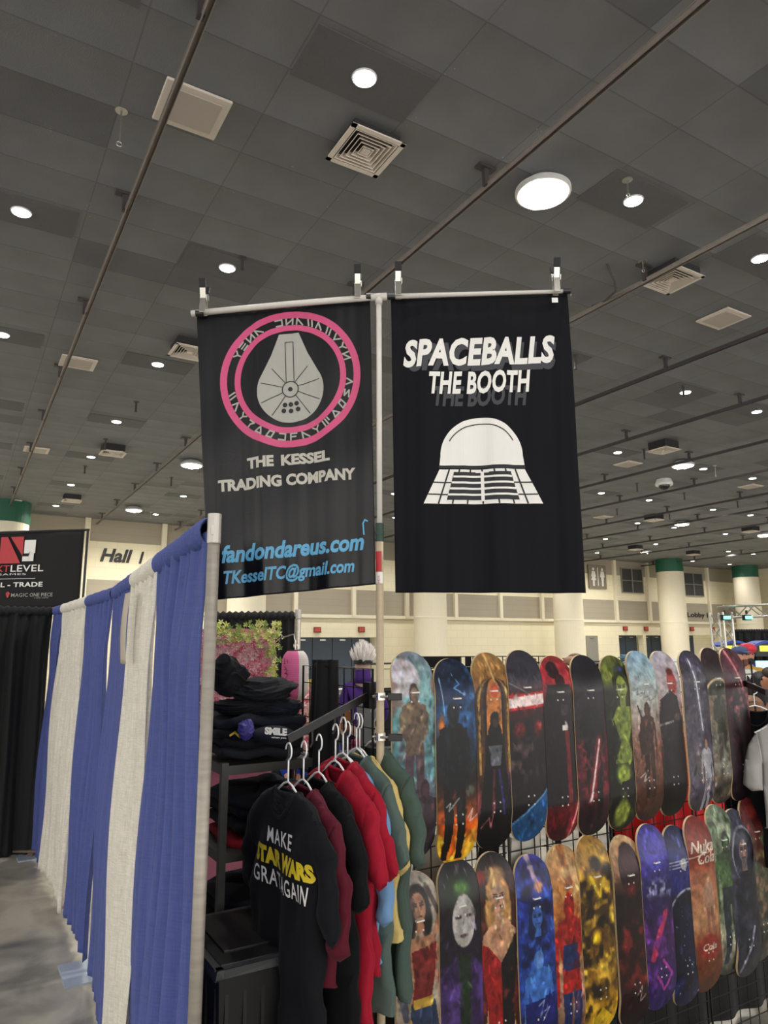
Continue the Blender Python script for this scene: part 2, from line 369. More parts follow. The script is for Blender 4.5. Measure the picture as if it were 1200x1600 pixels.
# ceiling with its tile grid (procedural: tile joints, per-tile tone, soft sag)
TX, TY, OX, OY = 1.225, .643, 2.12, 5.185
def ceiling_mat():
    m = bpy.data.materials.new('dark acoustic tile'); m.use_nodes = True; nt = m.node_tree; L = nt.links; b = nt.nodes['Principled BSDF']; b.inputs['Roughness'].default_value = .8
    g = nt.nodes.new('ShaderNodeNewGeometry'); sp = nt.nodes.new('ShaderNodeSeparateXYZ'); L.new(g.outputs['Position'], sp.inputs[0])
    def mth(op, a, c=None, d=None):
        n = nt.nodes.new('ShaderNodeMath'); n.operation = op
        for i, q in enumerate((a, c, d)):
            if q is None: continue
            if isinstance(q, (int, float)): n.inputs[i].default_value = q
            else: L.new(q, n.inputs[i])
        return n.outputs[0]
    ux = mth('DIVIDE', mth('SUBTRACT', sp.outputs[0], OX), TX); uy = mth('DIVIDE', mth('SUBTRACT', sp.outputs[1], OY), TY)
    fx = mth('FRACT', ux); fy = mth('FRACT', uy); ix = mth('FLOOR', ux); iy = mth('FLOOR', uy)
    cb = nt.nodes.new('ShaderNodeCombineXYZ'); L.new(ix, cb.inputs[0]); L.new(iy, cb.inputs[1])
    wn = nt.nodes.new('ShaderNodeTexWhiteNoise'); wn.noise_dimensions = '2D'; L.new(cb.outputs[0], wn.inputs[0])
    ex = mth('MULTIPLY', mth('MINIMUM', fx, mth('SUBTRACT', 1., fx)), TX); ey = mth('MULTIPLY', mth('MINIMUM', fy, mth('SUBTRACT', 1., fy)), TY)
    ed = mth('MINIMUM', ex, ey); joint = mth('LESS_THAN', ed, .008)
    dark = mth('LESS_THAN', wn.outputs[0], .05)
    tone = mth('ADD', .94, mth('MULTIPLY', wn.outputs[0], .12)); tone = mth('SUBTRACT', tone, mth('MULTIPLY', dark, .22))
    nz = nt.nodes.new('ShaderNodeTexNoise'); nz.inputs['Scale'].default_value = 2.; nz.inputs['Detail'].default_value = 6; L.new(g.outputs['Position'], nz.inputs[0])
    tone = mth('MULTIPLY', tone, mth('ADD', .8, mth('MULTIPLY', nz.outputs['Fac'], .4)))
    tone = mth('MULTIPLY', tone, mth('SUBTRACT', 1., mth('MULTIPLY', joint, .25)))
    sc = nt.nodes.new('ShaderNodeTexNoise'); sc.inputs['Scale'].default_value = 26; sc.inputs['Detail'].default_value = 2; L.new(g.outputs['Position'], sc.inputs[0])
    nf = nt.nodes.new('ShaderNodeTexNoise'); nf.inputs['Scale'].default_value = 1.3; L.new(g.outputs['Position'], nf.inputs[0])
    chips = mth('MULTIPLY', mth('MULTIPLY', mth('GREATER_THAN', sc.outputs['Fac'], .72), mth('GREATER_THAN', nf.outputs['Fac'], .55)), mth('LESS_THAN', ed, .07))
    vc = nt.nodes.new('ShaderNodeVectorMath'); vc.operation = 'SCALE'; vc.inputs[0].default_value = (*lin('#747678'),); L.new(tone, vc.inputs['Scale'])
    mx = nt.nodes.new('ShaderNodeMix'); mx.data_type = 'RGBA'; L.new(mth('MULTIPLY', chips, .5), mx.inputs[0]); L.new(vc.outputs[0], mx.inputs[6]); mx.inputs[7].default_value = (.5, .5, .5, 1)
    L.new(mx.outputs[2], b.inputs['Base Color'])
    sag = mth('MULTIPLY', mth('MULTIPLY', fy, mth('SUBTRACT', 1., fy)), mth('ADD', .6, wn.outputs[0])); fine = nt.nodes.new('ShaderNodeTexNoise'); fine.inputs['Scale'].default_value = 70; L.new(g.outputs['Position'], fine.inputs[0])
    hgt = mth('ADD', mth('MULTIPLY', sag, -.12), mth('MULTIPLY', fine.outputs['Fac'], .004))
    bp = nt.nodes.new('ShaderNodeBump'); bp.inputs['Strength'].default_value = 1; bp.inputs['Distance'].default_value = .8; L.new(hgt, bp.inputs['Height']); L.new(bp.outputs[0], b.inputs['Normal'])
    return m
M_ceil = ceiling_mat()
tag(one('ceiling', M_ceil, lambda b: b.box(((XL+XR)/2, (YB+YW)/2, HC+.1), (XR-XL+.6, YW-YB+.6, .2))), kind='structure')
# far wall in bands, with real openings left for the door recesses
def wall_far():
    b = MB()
    rec = [(13.4, 17.7, 2.42), (34.84, 37.05, 2.58), (37.3, 39.35, 2.58), (41.45, 44.7, 2.6)]
    x = XL
    for a, c, z in rec:
        b.box(((x+a)/2, YW+.2, 1.65), (a-x, .4, 3.3)); b.box(((a+c)/2, YW+.2, (z+3.3)/2), (c-a, .4, 3.3-z)); x = c
    b.box(((x+XR)/2, YW+.2, 1.65), (XR-x, .4, 3.3))
    b.cur = 0; b.box(((XL+XR)/2, YW+.2, 5.475), (XR-XL, .4, 1.55))
    b.cur = 1; b.box(((XL+XR)/2, YW+.2, 4.0), (XR-XL, .4, 1.4)); b.box(((XL+XR)/2, YW+.2, 6.705), (XR-XL, .4, .91))
    b.cur = 0; b.box(((XL+XR)/2, YW+.75, 1.6), (XR-XL, .2, 3.2))
    return tag(b.build('wall_far', [M_cream, M_taupe]), kind='structure')
wall_far()
tag(one('wall_right', M_cream, lambda b: b.box((XR+.2, (YB+YW)/2, HC/2), (.4, YW-YB, HC))), kind='structure')
tag(one('trim_1', M_trim, lambda b: (b.box(((XL+XR)/2, YW-.06, 3.40), (XR-XL, .14, .16)), b.box(((XL+XR)/2, YW-.03, 3.22), (XR-XL, .06, .05)))), kind='structure')
for k in range(-7, 16):
    x = 1.15+3.05*k
    if XL < x < XR: tag(one('trim_%d' % (k+10), M_trim, lambda b: b.box((x, YW-.08, (3.4+HC)/2), (.2, .18, HC-3.4))), kind='structure')
M_louv = mat('dark window mesh', '#3e3f3d', .6, var=.3, scale=6, stretch=(1, 1, 10)); M_glassdark = mat('blue grey door paint', '#323f4e', .4, var=.1)
for i, (a, c, z0, z1) in enumerate([(35.35, 37.3, 5.2, 6.72), (41.4, 43.35, 5.2, 6.72)]):
    wv = tag(thing('window_%d' % (i+1), ((a+c)/2, YW, z0), None, None), kind='structure')
    one('window_pane', M_louv, lambda b: b.box(((a+c)/2, YW-.02, (z0+z1)/2), (c-a, .05, z1-z0)), wv)
    def fr(b):
        for xx in (a, (a+c)/2, c): b.box((xx, YW-.06, (z0+z1)/2), (.06, .06, z1-z0))
        for zz in (z0, (z0+z1)/2, z1): b.box(((a+c)/2, YW-.07, zz), (c-a+.06, .06, .05))
    one('window_frame', mat('grey frame', '#8f8d86', .5), fr, wv)
dn = 0
def door_leaf(x0, x1, z, Y=YW+.5, m=None):
    global dn; dn += 1
    d = tag(thing('door_%d' % dn, ((x0+x1)/2, Y, 0), None, None), kind='structure')
    lf = one('door_leaf', m or M_glassdark, lambda b: b.box(((x0+x1)/2, Y, z/2+.01), (x1-x0-.03, .06, z-.04)), d)
    one('push_bar', M_steel, lambda b: b.box(((x0+x1)/2, Y-.06, 1.0), ((x1-x0)*.8, .05, .06)), lf)
    one('door_closer', M_steel, lambda b: b.box(((x0+x1)/2, Y-.06, z-.12), (.3, .05, .06)), lf)
for x in (13.45, 14.5, 15.55, 16.6): door_leaf(x, x+1.04, 2.42)
for x in (34.9, 35.95): door_leaf(x, x+1.04, 2.58)
for x in (37.35, 38.35): door_leaf(x, x+.98, 2.58)
door_leaf(41.5, 42.6, 2.6)
door_leaf(32.0, 32.98, 2.55, YW-.02, mat('grey door', '#8d8a80', .5))
# columns
for i, (x, y) in enumerate([(1.17, 28.5), (10.3, 28.5), (19.55, 28.5), (28.7, 28.5), (37.45, 28.5), (45.2, 28.5)]):
    o = tag(thing('column_%d' % (i+1), (x, y, 0), None, None), kind='structure')
    one('shaft', M_trim, lambda b: b.lathe((x, y, 0), [(.86, 0), (.86, .3), (.80, .32), (.80, 3.28), (.81, 3.3), (.81, 3.36), (.80, 3.38), (.78, 6.4)], 40), o, smooth=False)
    one('green_band', M_green, lambda b: b.lathe((x, y, 0), [(.80, 6.38), (.80, HC)], 40), o)
# ---- wall signs
M_letter = mat('black letter', '#101010', .5)
farmap = lambda x0, z0: planar((x0, YW, z0), (1, 0, 0), (0, 0, 1), (0, -1, 0))
o = tag(thing('hall_sign', (5.6, YW, 5.4), 'bold black slanted lettering reading Hall I on the far wall', 'sign'))
decal('lettering', [fit(text_tris('Hall', 1, .25, .035), 4.75, 6.02, 5.42, 5.98), fit(text_tris('I', 1, .25, .035), 6.28, 6.48, 5.42, 5.93)], farmap(0, 0), M_letter, o, .03, 0)
o = tag(thing('lobby_sign', (42.3, YW, 3.85), 'black lettering reading To Lobby I on taupe band beside a column', 'sign'))
decal('lettering', [fit(text_tris('To Lobby I', 1, 0, .02), 40.4, 43.65, 3.68, 4.1)], farmap(0, 0), M_letter, o, .03, 0)
o = thing('restroom_sign', (33.2, YW, 5.35), 'tan square restroom sign with white man and woman symbols high on wall', 'sign')
one('sign_panel', mat('taupe sign', '#857b6c', .4), lambda b: b.box((33.2, YW-.08, 6.06), (1.5, .1, 1.45)), o, bevel=.04)
pg = [stroke([(33.2, 5.55), (33.2, 6.6)], .07)]
for cx, sk in ((32.82, 1), (33.58, 0)):
    pg += [ellipse(cx, 6.52, .09), poly([(cx-.13, 6.4), (cx+.13, 6.4), (cx+.2, 6.05), (cx+.12, 6.05), (cx+(.22 if sk else .1), 5.85), (cx+.08, 5.85), (cx+.07, 5.5), (cx-.07, 5.5), (cx-.08, 5.85), (cx-(.22 if sk else .1), 5.85), (cx-.12, 6.05), (cx-.2, 6.05)])]
decal('symbols', pg, farmap(0, 0), M_print_white, o, .14, 0)
M_exit = mat('dark red sign', '#7c2f26', .5); M_exitl = emat('exit letters', '#c04a3a', .25)
el = ['small red exit sign above left end of blue doors behind lantern', 'small red exit sign above right end of blue doors beside the pole', 'leftmost small red exit sign right of the banners', 'second small red exit sign right of the banners', 'small red exit sign right of the tall column, below Lobby lettering', 'rightmost small red exit sign beside the truss']
for i, (x, z) in enumerate([(14.5, 2.76), (16.85, 2.79), (35.4, 2.98), (37.3, 2.98), (41.8, 3.0), (44.0, 3.0)]):
    o = thing('exit_sign', (x, YW, z-.14), el[i], 'sign')
    one('sign_box', M_exit, lambda b: b.box((x, YW-.06, z), (.34, .1, .26)), o)
    decal('lettering', [fit(text_tris('EXIT', 1, 0, .02), x-.13, x+.13, z-.07, z+.07)], farmap(0, 0), M_exitl, o, .118, 0)

# ================================================================== CEILING FITTINGS
M_track = mat('brown steel channel', '#8d857d', .5, .3, var=.2); M_trackd = mat('dark steel channel', '#4d4748', .5, .3, var=.2)
ZT = 6.93
tracks = [(1.25, -8, 30.4), (4.52, -8, 30.4), (7.68, -8, 30.4), (10.62, -8, 30.4), (13.6, -8, 30.4), (16.65, -8, 30.4), (19.55, -4, 30.4), (22.7, 0, 30.4), (25.2, 4, 30.4), (28.4, 6, 30.4), (32.0, 8, 30.4), (37.2, 12, 30.4)]
tnames = ['leftmost', 'second', 'third', 'fourth', 'fifth', 'sixth', 'seventh', 'eighth', 'ninth', 'tenth', 'eleventh', 'twelfth']
for i, (x, y0, y1) in enumerate(tracks):
    o = thing('ceiling_track', (x, y0, ZT), 'long %s steel channel rail under the ceiling, %s counted from the left' % ('brown' if i < 3 else 'dark', tnames[i]), 'rail', 'steel rails under the ceiling')
    one('channel', M_track if i < 3 else M_trackd, lambda b: (b.box((x, (y0+y1)/2, ZT+.03), (.064, y1-y0, .012)), b.box((x-.024, (y0+y1)/2, ZT), (.006, y1-y0, .055)), b.box((x+.024, (y0+y1)/2, ZT), (.006, y1-y0, .055))), o)
    y = 1.9+(i % 3)*.5
    while y < y1:
        if y > y0: one('hanger_post', M_trackd, lambda b: (b.box((x-.03, y, (ZT+HC)/2), (.06, .05, HC-ZT)), b.box((x-.03, y, HC-.015), (.22, .1, .03))), o)
        y += 2.95
# small round downlights
M_lens = emat('lamp lens', '#f4f8ff', 9.); M_lring = mat('white trim ring', '#d8d8d8', .5); M_dtile = mat('dark tile', '#606162', .85, var=.12, scale=30)
spec = {(1, 1): 'round white downlight nearest the top edge, above the large vent', (0, 2): 'round white downlight at far left above the brown rail', (1, 2): 'round white downlight just above the left banner', (2, 1): 'round white downlight right of the big bright flood', (3, 1): 'round white downlight near the right edge above the square vent', (1, 3): 'round white downlight left of the banner with two dark tiles'}
ORD = ['first', 'second', 'third', 'fourth', 'fifth', 'sixth', 'seventh', 'eighth', 'ninth', 'tenth', 'eleventh', 'twelfth', 'thirteenth', 'fourteenth', 'fifteenth', 'sixteenth', 'seventeenth', 'eighteenth', 'nineteenth']
xs_l = []
for k in range(-1, 8): xs_l += [.22+6.13*k, 2.75+6.1*k]
ys_l = [-6.9, -3.0, 1.0, 4.93, 8.78, 12.72, 16.65, 20.25, 24.2, 28.2]
for i, x in enumerate(sorted(xs_l)):
    for j, y in enumerate(ys_l):
        if x > 47 or (x > 25 and y < 4) or (x > 14 and y < -1): continue
        o = thing('ceiling_downlight', (x, y, HC-.02), spec.get((i-2, j-2), 'small round white downlight, %s column from the left and %s row from the far wall' % (ORD[i], ORD[9-j])), 'ceiling light', 'round downlights in the ceiling')
        one('dark_tile', M_dtile, lambda b: b.box((x, y+.0, HC-.004), (1.2, .62, .008)), o)
        one('trim_ring', M_lring, lambda b: b.lathe((x, y, HC-.02), [(.112, 0), (.118, .012)], 24), o)
        one('lens', M_lens, lambda b: b.lathe((x, y, HC-.034), [(.03, 0), (.098, .01), (.1, .02)], 24), o)
        ld = bpy.data.lights.new('downlight', 'SPOT'); ld.energy = LAMP_W*(1+1.3*min(1, max(0, (y-12)/10))); ld.spot_size = math.radians(150); ld.spot_blend = .9; ld.shadow_soft_size = .09; ld.color = (1, .97, .92)
        lo = bpy.data.objects.new('lamp', ld); COL.objects.link(lo); lo.parent = o; lo.location = (0, 0, -.05)
# big round flood lights
M_led = emat('led', '#fffbe8', 45.); M_led2 = emat('led glow', '#fff4d8', 7.)
fl = [('large blazing round flood lamp between the rails, brightest light', 5.2, 5.22), ('bright flood lamp seen left of the left banner, upper one', 5.25, 19.3), ('bright flood lamp left of the left banner, lower one near wall', 5.28, 27.0),
      ('bright flood lamp right of the banners beside a square vent', 17.3, 12.45), ('bright flood lamp right of the banners, middle one of the right column', 26.0, 19.0), ('bright small flood lamp farthest back above the restroom wall', 32.3, 26.0), ('bright flood lamp at the right edge above green-topped columns', 32.0, 19.05)]
for lab, x, y in fl:
    o = thing('flood_lamp', (x, y, HC-.16), lab, 'ceiling light', 'flood lamps on the ceiling'); z = HC-.16
    one('housing', M_lring, lambda b: b.lathe((x, y, z), [(.29, 0), (.31, .015), (.31, .05), (.2, .14)], 36), o)
    rf_ = one('reflector', M_led2, lambda b: b.lathe((x, y, z-.008), [(.27, 0), (.275, .006)], 36), o)
    for q in range(13):
        a = q*2.4; r = .058*math.sqrt(q)*1.12
        one('led_cell', M_led, lambda b: b.lathe((x+r*math.cos(a), y+r*math.sin(a), z-.03), [(.035, 0), (.045, .02)], 10), rf_)
    ld = bpy.data.lights.new('flood', 'SPOT'); ld.energy = FLOOD_W; ld.spot_size = math.radians(160); ld.spot_blend = .6; ld.shadow_soft_size = .25; ld.color = (1, .96, .88)
    lo = bpy.data.objects.new('lamp', ld); COL.objects.link(lo); lo.parent = o; lo.location = (0, 0, -.1)
cb0 = [onz(925, 478, 7.0), onz(945, 470, 6.95), onz(962, 455, 6.9), onz(960, 440, 7.05), onz(948, 412, HC)]
tag(one('ceiling_cable', M_trackd, lambda b: b.tube(cb0, .014, 8), smooth=True), 'loose dark cable hanging from ceiling right of the right banner', 'cable')
# square louvred vents
def vent(px, py, lab, drop=.16, size=.61):
    p = onz(px, py, HC-drop); x, y, z = p
    o = thing('ceiling_vent', (x, y, z), lab, 'air vent', 'square louvred vents')
    def fr(b):
        h = size/2
        for a, t in ((h, .05),):
            for sx, sy, dx, dy in ((0, 1, 2*a, t), (0, -1, 2*a, t), (1, 0, t, 2*a), (-1, 0, t, 2*a)):
                b.box((x+sx*(a-t/2), y+sy*(a-t/2), z), (dx, dy, .016))
        for k in range(5):
            a = h-.062-.044*k
            for q in range(4):
                c, s_ = round(math.cos(q*PI/2)), round(math.sin(q*PI/2)); P = lambda r, t_, zz_: (x+r*c-t_*s_, y+r*s_+t_*c, zz_)
                i1 = a-.028
                b.add([P(i1, -i1, z+.042), P(i1, i1, z+.042), P(a, a, z-.004), P(a, -a, z-.004), P(a-.006, a-.006, z-.008), P(a-.006, -a+.006, z-.008)], [(0, 1, 2, 3), (3, 2, 4, 5), (0, 5, 4, 1)])
        b.box((x, y, z+.0), (.09, .09, .01))
    one('louvre_frame', M_vent, fr, o)
    one('duct_box', M_darkhole, lambda b: b.box((x, y, (z+.047+HC)/2), (size*.86, size*.86, max(.02, HC-z-.047))), o)
vent(571, 237, 'large square louvred vent nearest the camera, left of the bright flood', .10)
vent(1050, 438, 'square louvred vent right of the banners near the right edge', .14)
vent(296, 551, 'square louvred vent partly hidden by the left banner edge')
vent(176, 709, 'square louvred vent on the left beside a small downlight', .2)
vent(112, 783, 'farthest square louvred vent at the left, near the wall', .2)
vent(1037, 704, 'square vent on a grey box right of the banners, beside a flood', .22)
vent(1022, 813, 'small square vent above the restroom sign, beside a downlight', .22)
vent(1173, 831, 'small square vent at right edge beside a flood lamp', .22)
vent(993, 859, 'small square vent far back beside the farthest flood', .22)
vent(1083, 867, 'small square vent far back above the green-topped column', .22)
# flat square speaker plates
M_plate = mat('beige plate', '#d8cec2', .6, var=.05); M_grille = mat('grey beige grille', '#b5aca2', .7, var=.08, scale=90)
for px, py, lab, s in [(300, 172, 'flat beige square plate behind the brown rail, top left', .62), (122, 567, 'flat beige square plate beside the leftmost rail, middle left', .6), (57, 703, 'small flat beige plate beside the leftmost rail, further back', .6), (19, 783, 'farthest flat beige plate near the left column', .6),
                       (1130, 498, 'flat beige square plate at right below the square vent', .6), (981, 725, 'flat beige plate right of banner between two rails', .6), (1173, 760, 'flat beige plate at the right edge in the distance', .6), (943, 808, 'flat beige plate above the restroom sign', .6)]:
    p = onz(px, py, HC-.02); o = thing('ceiling_plate', p, lab, 'ceiling speaker', 'flat beige ceiling plates')
    one('frame', M_plate, lambda b: b.box(p, (s, s*.95, .03)), o, bevel=.01)
    one('grille', M_grille, lambda b: b.box(p-Vector((0, 0, .018)), (s*.76, s*.7, .012)), o)
# sprinkler pendants and hooks
for px, py, L, lab in [(379, 403, .16, 'dark pendant beside the downlight above the left banner'), (190, 172, .35, 'thin pale rod hanging from the ceiling, left'), (213, 628, .2, 'dark sprinkler pendant left of the left banner'), (165, 686, .25, 'dark sprinkler pendant above the small louvred vent'), (133, 728, .2, 'small dark pendant below the small louvred vent'), (268, 746, .25, 'dark pendant near the left flood lamps'), (236, 800, .22, 'pale pendant beside the lower left flood'),
                        (980, 280, .18, 'pale twisted hook hanging above right downlight'), (1004, 408, .12, 'thin wire loop hanging left of the right vent'), (898, 555, .25, 'dark pendant just right of the right banner'), (1067, 602, .22, 'dark pendant above a downlight at right'), (1006, 702, .25, 'dark pendant left of the boxed vent'), (1117, 727, .3, 'pale angled pendant right of the flood'), (995, 755, .25, 'dark pendant left of the dome camera'), (1069, 770, .22, 'dark pendant right of the dome camera'), (964, 795, .22, 'dark pendant beside the third row downlight'), (1046, 803, .2, 'dark pendant above the middle flood'), (1152, 783, .22, 'dark pendant near right edge, mid distance')]:
    p = onz(px, py, HC); o = thing('ceiling_pendant', (p.x, p.y, HC-L), lab, 'sprinkler')
    pale = 'pale' in lab or 'wire' in lab; mm = M_steel if pale else M_trackd
    one('stem', mm, lambda b: (b.tube([(p.x, p.y, HC), (p.x, p.y, HC-L)], .008 if pale else .022), b.lathe((p.x, p.y, HC-.012), [(.06, 0), (.06, .012)], 12)), o)
    one('tip', mm, lambda b: b.tube([(p.x+.025*math.cos(t), p.y, HC-L-.02+.025*math.sin(t)) for t in np.linspace(0, 2*PI, 11)], .005, 6) if pale else b.lathe((p.x, p.y, HC-L-.03), [(.012, 0), (.035, .01), (.02, .03)], 12), o)
p = onz(1037, 749, HC); o = thing('dome_camera', p-Vector((0, 0, .2)), 'white dome security camera hanging from the ceiling at right', 'security camera')
one('base', M_white, lambda b: b.lathe((p.x, p.y, HC-.2), [(.26, 0), (.27, .06), (.22, .2)], 24), o)
one('dome', mat('smoked dome', '#1a1a1c', .1), lambda b: b.ball((p.x, p.y, HC-.2), (.17, .17, .16)), o, smooth=True)

# ================================================================== PIPE AND DRAPE (blue and white panels)
M_blue = weave_mat('blue drape', '#46528f'); M_offwhite = weave_mat('off white drape', '#d9d3c6'); M_bdrape = weave_mat('black drape', '#121214')
PZ = 2.44
P1 = Vector((.68, 2.20, 0)); P2 = Vector((.95, 5.30, 0)); P3 = Vector((.90, 8.35, 0))
def noise1(x, s): 
    r = random.Random(int(math.floor(x))*7919+s); r2 = random.Random((int(math.floor(x))+1)*7919+s); t = x-math.floor(x); t = t*t*(3-2*t)
    return r.random()*(1-t)+r2.random()*t
def drape(name, A, B, m, lab, bot, seed, side=-1, pl=.19, amp=.022, nu=90, top=PZ):
    d = (B-A); L = d.length; d.normalize(); n = Vector((d.y, -d.x, 0))*side
    o = thing(name, (A+B)/2+Vector((0, 0, bot)), lab, 'curtain', 'drape panels')
    def fn(u, v):
        s_ = u*L; z = top-.02-(top-.02-bot)*v
        ph = s_/pl*2*PI; w_ = noise1(s_*6+3, seed)*1.6
        k = min(1, max(.0, (v-.035)/.12)); A_ = amp*(.35+.65*k)*(.55+.8*noise1(s_*3, seed+5))
        y = A_*math.sin(ph+w_*2+1.1*math.sin(v*2.3+seed))+.35*A_*math.sin(ph*2.3+seed+v*2)
        y += (.012*math.sin(s_*70)*(1-k)) + .012*math.sin(v*9+s_*3)*k
        return A+d*(s_+.006*math.sin(ph*.7+v*6))+n*(y+.008+.02*v)+Vector((0, 0, z-A.z+.012*math.sin(s_*5+seed)*v))
    one('curtain_fabric', m, lambda b: b.grid(fn, nu, 60), o, smooth=True, solid=.003)
    def pk(u, v):
        s_ = u*L; t = v*2*PI; r = .033+.006*math.sin(s_*95+seed)+.004*noise1(s_*40, seed)
        return A+d*s_+n*(r*math.cos(t)+.004)+Vector((0, 0, top-.015+r*math.sin(t)*1.25-A.z))
    one('rod_pocket', m, lambda b: b.grid(pk, nu*2, 14), o, smooth=True)
    return o
def seg(A, B, y): return A+(B-A)*((y-A.y)/(B.y-A.y))
drape('pleated_curtain', seg(P1, P2, 2.235), seg(P1, P2, 3.27), M_blue, 'wide blue drape panel nearest the camera, beside the end pole', .03, 3)
wp = drape('pleated_curtain', seg(P1, P2, 3.25), seg(P1, P2, 4.18), M_offwhite, 'off-white drape panel with a hanging tape strip', .03, 11)
drape('pleated_curtain', seg(P1, P2, 4.17), seg(P1, P2, 5.24), M_blue, 'narrow blue drape panel just before the middle pole', .05, 23, amp=.014)
drape('pleated_curtain', seg(P2, P3, 5.35), seg(P2, P3, 6.35), M_blue, 'blue drape panel just beyond the middle pole', .05, 31)
drape('pleated_curtain', seg(P2, P3, 6.34), seg(P2, P3, 7.72), M_offwhite, 'farther off-white drape panel between two blue ones', .05, 41)
drape('pleated_curtain', seg(P2, P3, 7.71), seg(P2, P3, 8.33), M_blue, 'farthest blue drape panel in the corner by the black drape', .05, 53)
M_scuff = mat('scuffed aluminium pole', '#9b948a', .5, .5, var=.35, scale=10, stretch=(1, 1, 5))
def upright(P, lab, r=.0195, h=PZ+.03):
    o = thing('drape_pole', P, lab, 'pole', 'upright drape poles')
    one('pole', M_scuff, lambda b: b.tube([P+Vector((0, 0, .01)), P+Vector((0, 0, h))], r, 16), o, smooth=True)
    one('top_cap', mat('pale pole cap', '#b9b5ac', .4, .4), lambda b: (b.tube([P+Vector((0, 0, h-.09)), P+Vector((0, 0, h+.004))], r*1.12, 16), b.box(P+Vector((-.012, -r-.002, h-.05)), (.01, .004, .03))), o)
    one('base_plate', mat('pale grey base plate', '#a9b4c2', .4, .3), lambda b: b.box(P+Vector((-.0, 0, .006)), (.36, .36, .012)), o)
upright(P1, 'scuffed grey upright pole at the near end of the blue drape'); upright(P2+Vector((.0, 0, 0)), 'pale upright pole between two blue drape panels with grey base plate', .016)
upright(P3, 'upright corner pole where the black and blue drapes meet')
for a, b_, lab in ((P1, P2, 'nearer horizontal drape rod inside the pleated tops'), (P2, P3, 'farther horizontal drape rod inside the pleated tops')):
    o = tag(one('drape_rod', M_scuff, lambda b: b.tube([a+Vector((0, 0, PZ-.02)), b_+Vector((0, 0, PZ-.02))], .014, 12)), lab, 'rod')
# tape strip on the near white panel
q = seg(P1, P2, 3.85); zt = 2.33
def tapef(u, v):
    return q+Vector((-.075-.012*math.sin(v*3), (u-.5)*.14*(1-.0*v), zt-v*.36))
tag(one('tape_strip', mat('brown paper tape', '#b8ad9c', .6), lambda b: b.grid(tapef, 4, 12), solid=.001, smooth=True), 'beige paper tape strip hanging on the off-white drape', 'tape')
# black drape going left from the corner
d = Vector((-.9945, -.105, 0)).normalized(); d = (RH*-.84+FH*-.542).normalized()
B2 = P3+d*3.0
drape('black_curtain', P3+d*.03, P3+d*1.5, M_bdrape, 'black drape panel left of the blue drapes, nearest the corner', .03, 61, side=1, pl=.2, amp=.04)
drape('black_curtain', P3+d*1.5, B2, M_bdrape, 'black drape panel at the left picture edge', .03, 67, side=1, pl=.2, amp=.04)
tag(one('drape_rod', M_scuff, lambda b: b.tube([P3+Vector((0, 0, PZ-.02)), B2+Vector((0, 0, PZ-.02))], .014, 12)), 'horizontal rod carrying the black drapes at left', 'rod')
upright(B2, 'upright pole at the left end of the black drape')
# small pallet on the floor behind the drape bottoms
p = onz(28, 1338, 0); o = thing('wooden_pallet', p, 'low brown slatted board lying at the foot of black drape', 'pallet')
one('deck', mat('brown wood', '#6b5a4c', .7), lambda b: [b.box(p+RH*(.02+k*.0)+FH*(k*.09)+Vector((0, 0, .05)), (.35, .05, .02), Matrix.Rotation(-AZ, 3, 'Z')) for k in range(5)], o)
one('bearer', mat('brown wood dark', '#57493e', .7), lambda b: [b.box(p+RH*k*.14+FH*.18+Vector((0, 0, .02)), (.05, .45, .04), Matrix.Rotation(-AZ, 3, 'Z')) for k in (-1, 1)], o)

# ================================================================== GAMES BACKDROP, FAR LEFT
DB = 11.5
e_ = (RH*math.cos(math.radians(8))+FH*-math.sin(math.radians(8))).normalized()
TRc = at(132, 830, DB); zb = at(132, 949, DB).z
o = thing('booth_backdrop', (TRc.x, TRc.y, 0), 'tall black fabric backdrop with red and white logo and white lettering, far left', 'banner')
W_ = 2.6; nB = -e_.cross(Vector((0, 0, 1))); nB = nB if nB.dot(FH) < 0 else -nB
def bk(u, v): return Vector((TRc.x, TRc.y, 0))-e_*(W_*(1-u))+Vector((0, 0, TRc.z+(zb-TRc.z)*v))+nB*.01*math.sin(u*9)
one('fabric', M_blackcloth, lambda b: b.grid(bk, 40, 20), o, solid=.01, smooth=True)
one('frame', M_black, lambda b: (b.tube([Vector((TRc.x, TRc.y, 0))+e_*.06, Vector((TRc.x, TRc.y, TRc.z+.03))+e_*.06], .02), b.tube([Vector((TRc.x, TRc.y, TRc.z+.02))+e_*.08, Vector((TRc.x, TRc.y, TRc.z+.02))-e_*W_], .02), b.tube([Vector((TRc.x, TRc.y, 0))-e_*W_, Vector((TRc.x, TRc.y, TRc.z+.03))-e_*W_], .02)), o)
mb = planar((TRc.x, TRc.y, TRc.z), e_, (0, 0, 1), nB); k = DB/1128*.985      # metres per photo pixel there
X = lambda px: (px-132)*k; Zp = lambda py: -(py-829.5)*k
M_red = mat('red ink', '#b3262e', .5)
RR = lambda x0, x1, y0, y1: poly([(X(x0), Zp(y1)), (X(x1), Zp(y1)), (X(x1), Zp(y0)), (X(x0), Zp(y0))])
decal('logo_red', [poly([(X(3), Zp(836)), (X(27), Zp(836)), (X(27), Zp(868))]), poly([(X(-14), Zp(836)), (X(-2), Zp(836)), (X(24), Zp(880)), (X(-14), Zp(880))])], mb, M_red, o, .02, .3)
decal('logo_white', [RR(29, 49, 842, 864), RR(38, 47, 863, 877), RR(27, 39, 869, 877)], mb, M_print_white, o, .02, .3)
decal('logo_notch', [poly([(X(29), Zp(868)), (X(38), Zp(865)), (X(41), Zp(860)), (X(39.5), Zp(864)), (X(39.5), Zp(867)), (X(29), Zp(869))])], mb, M_print_dark, o, .03, .3)
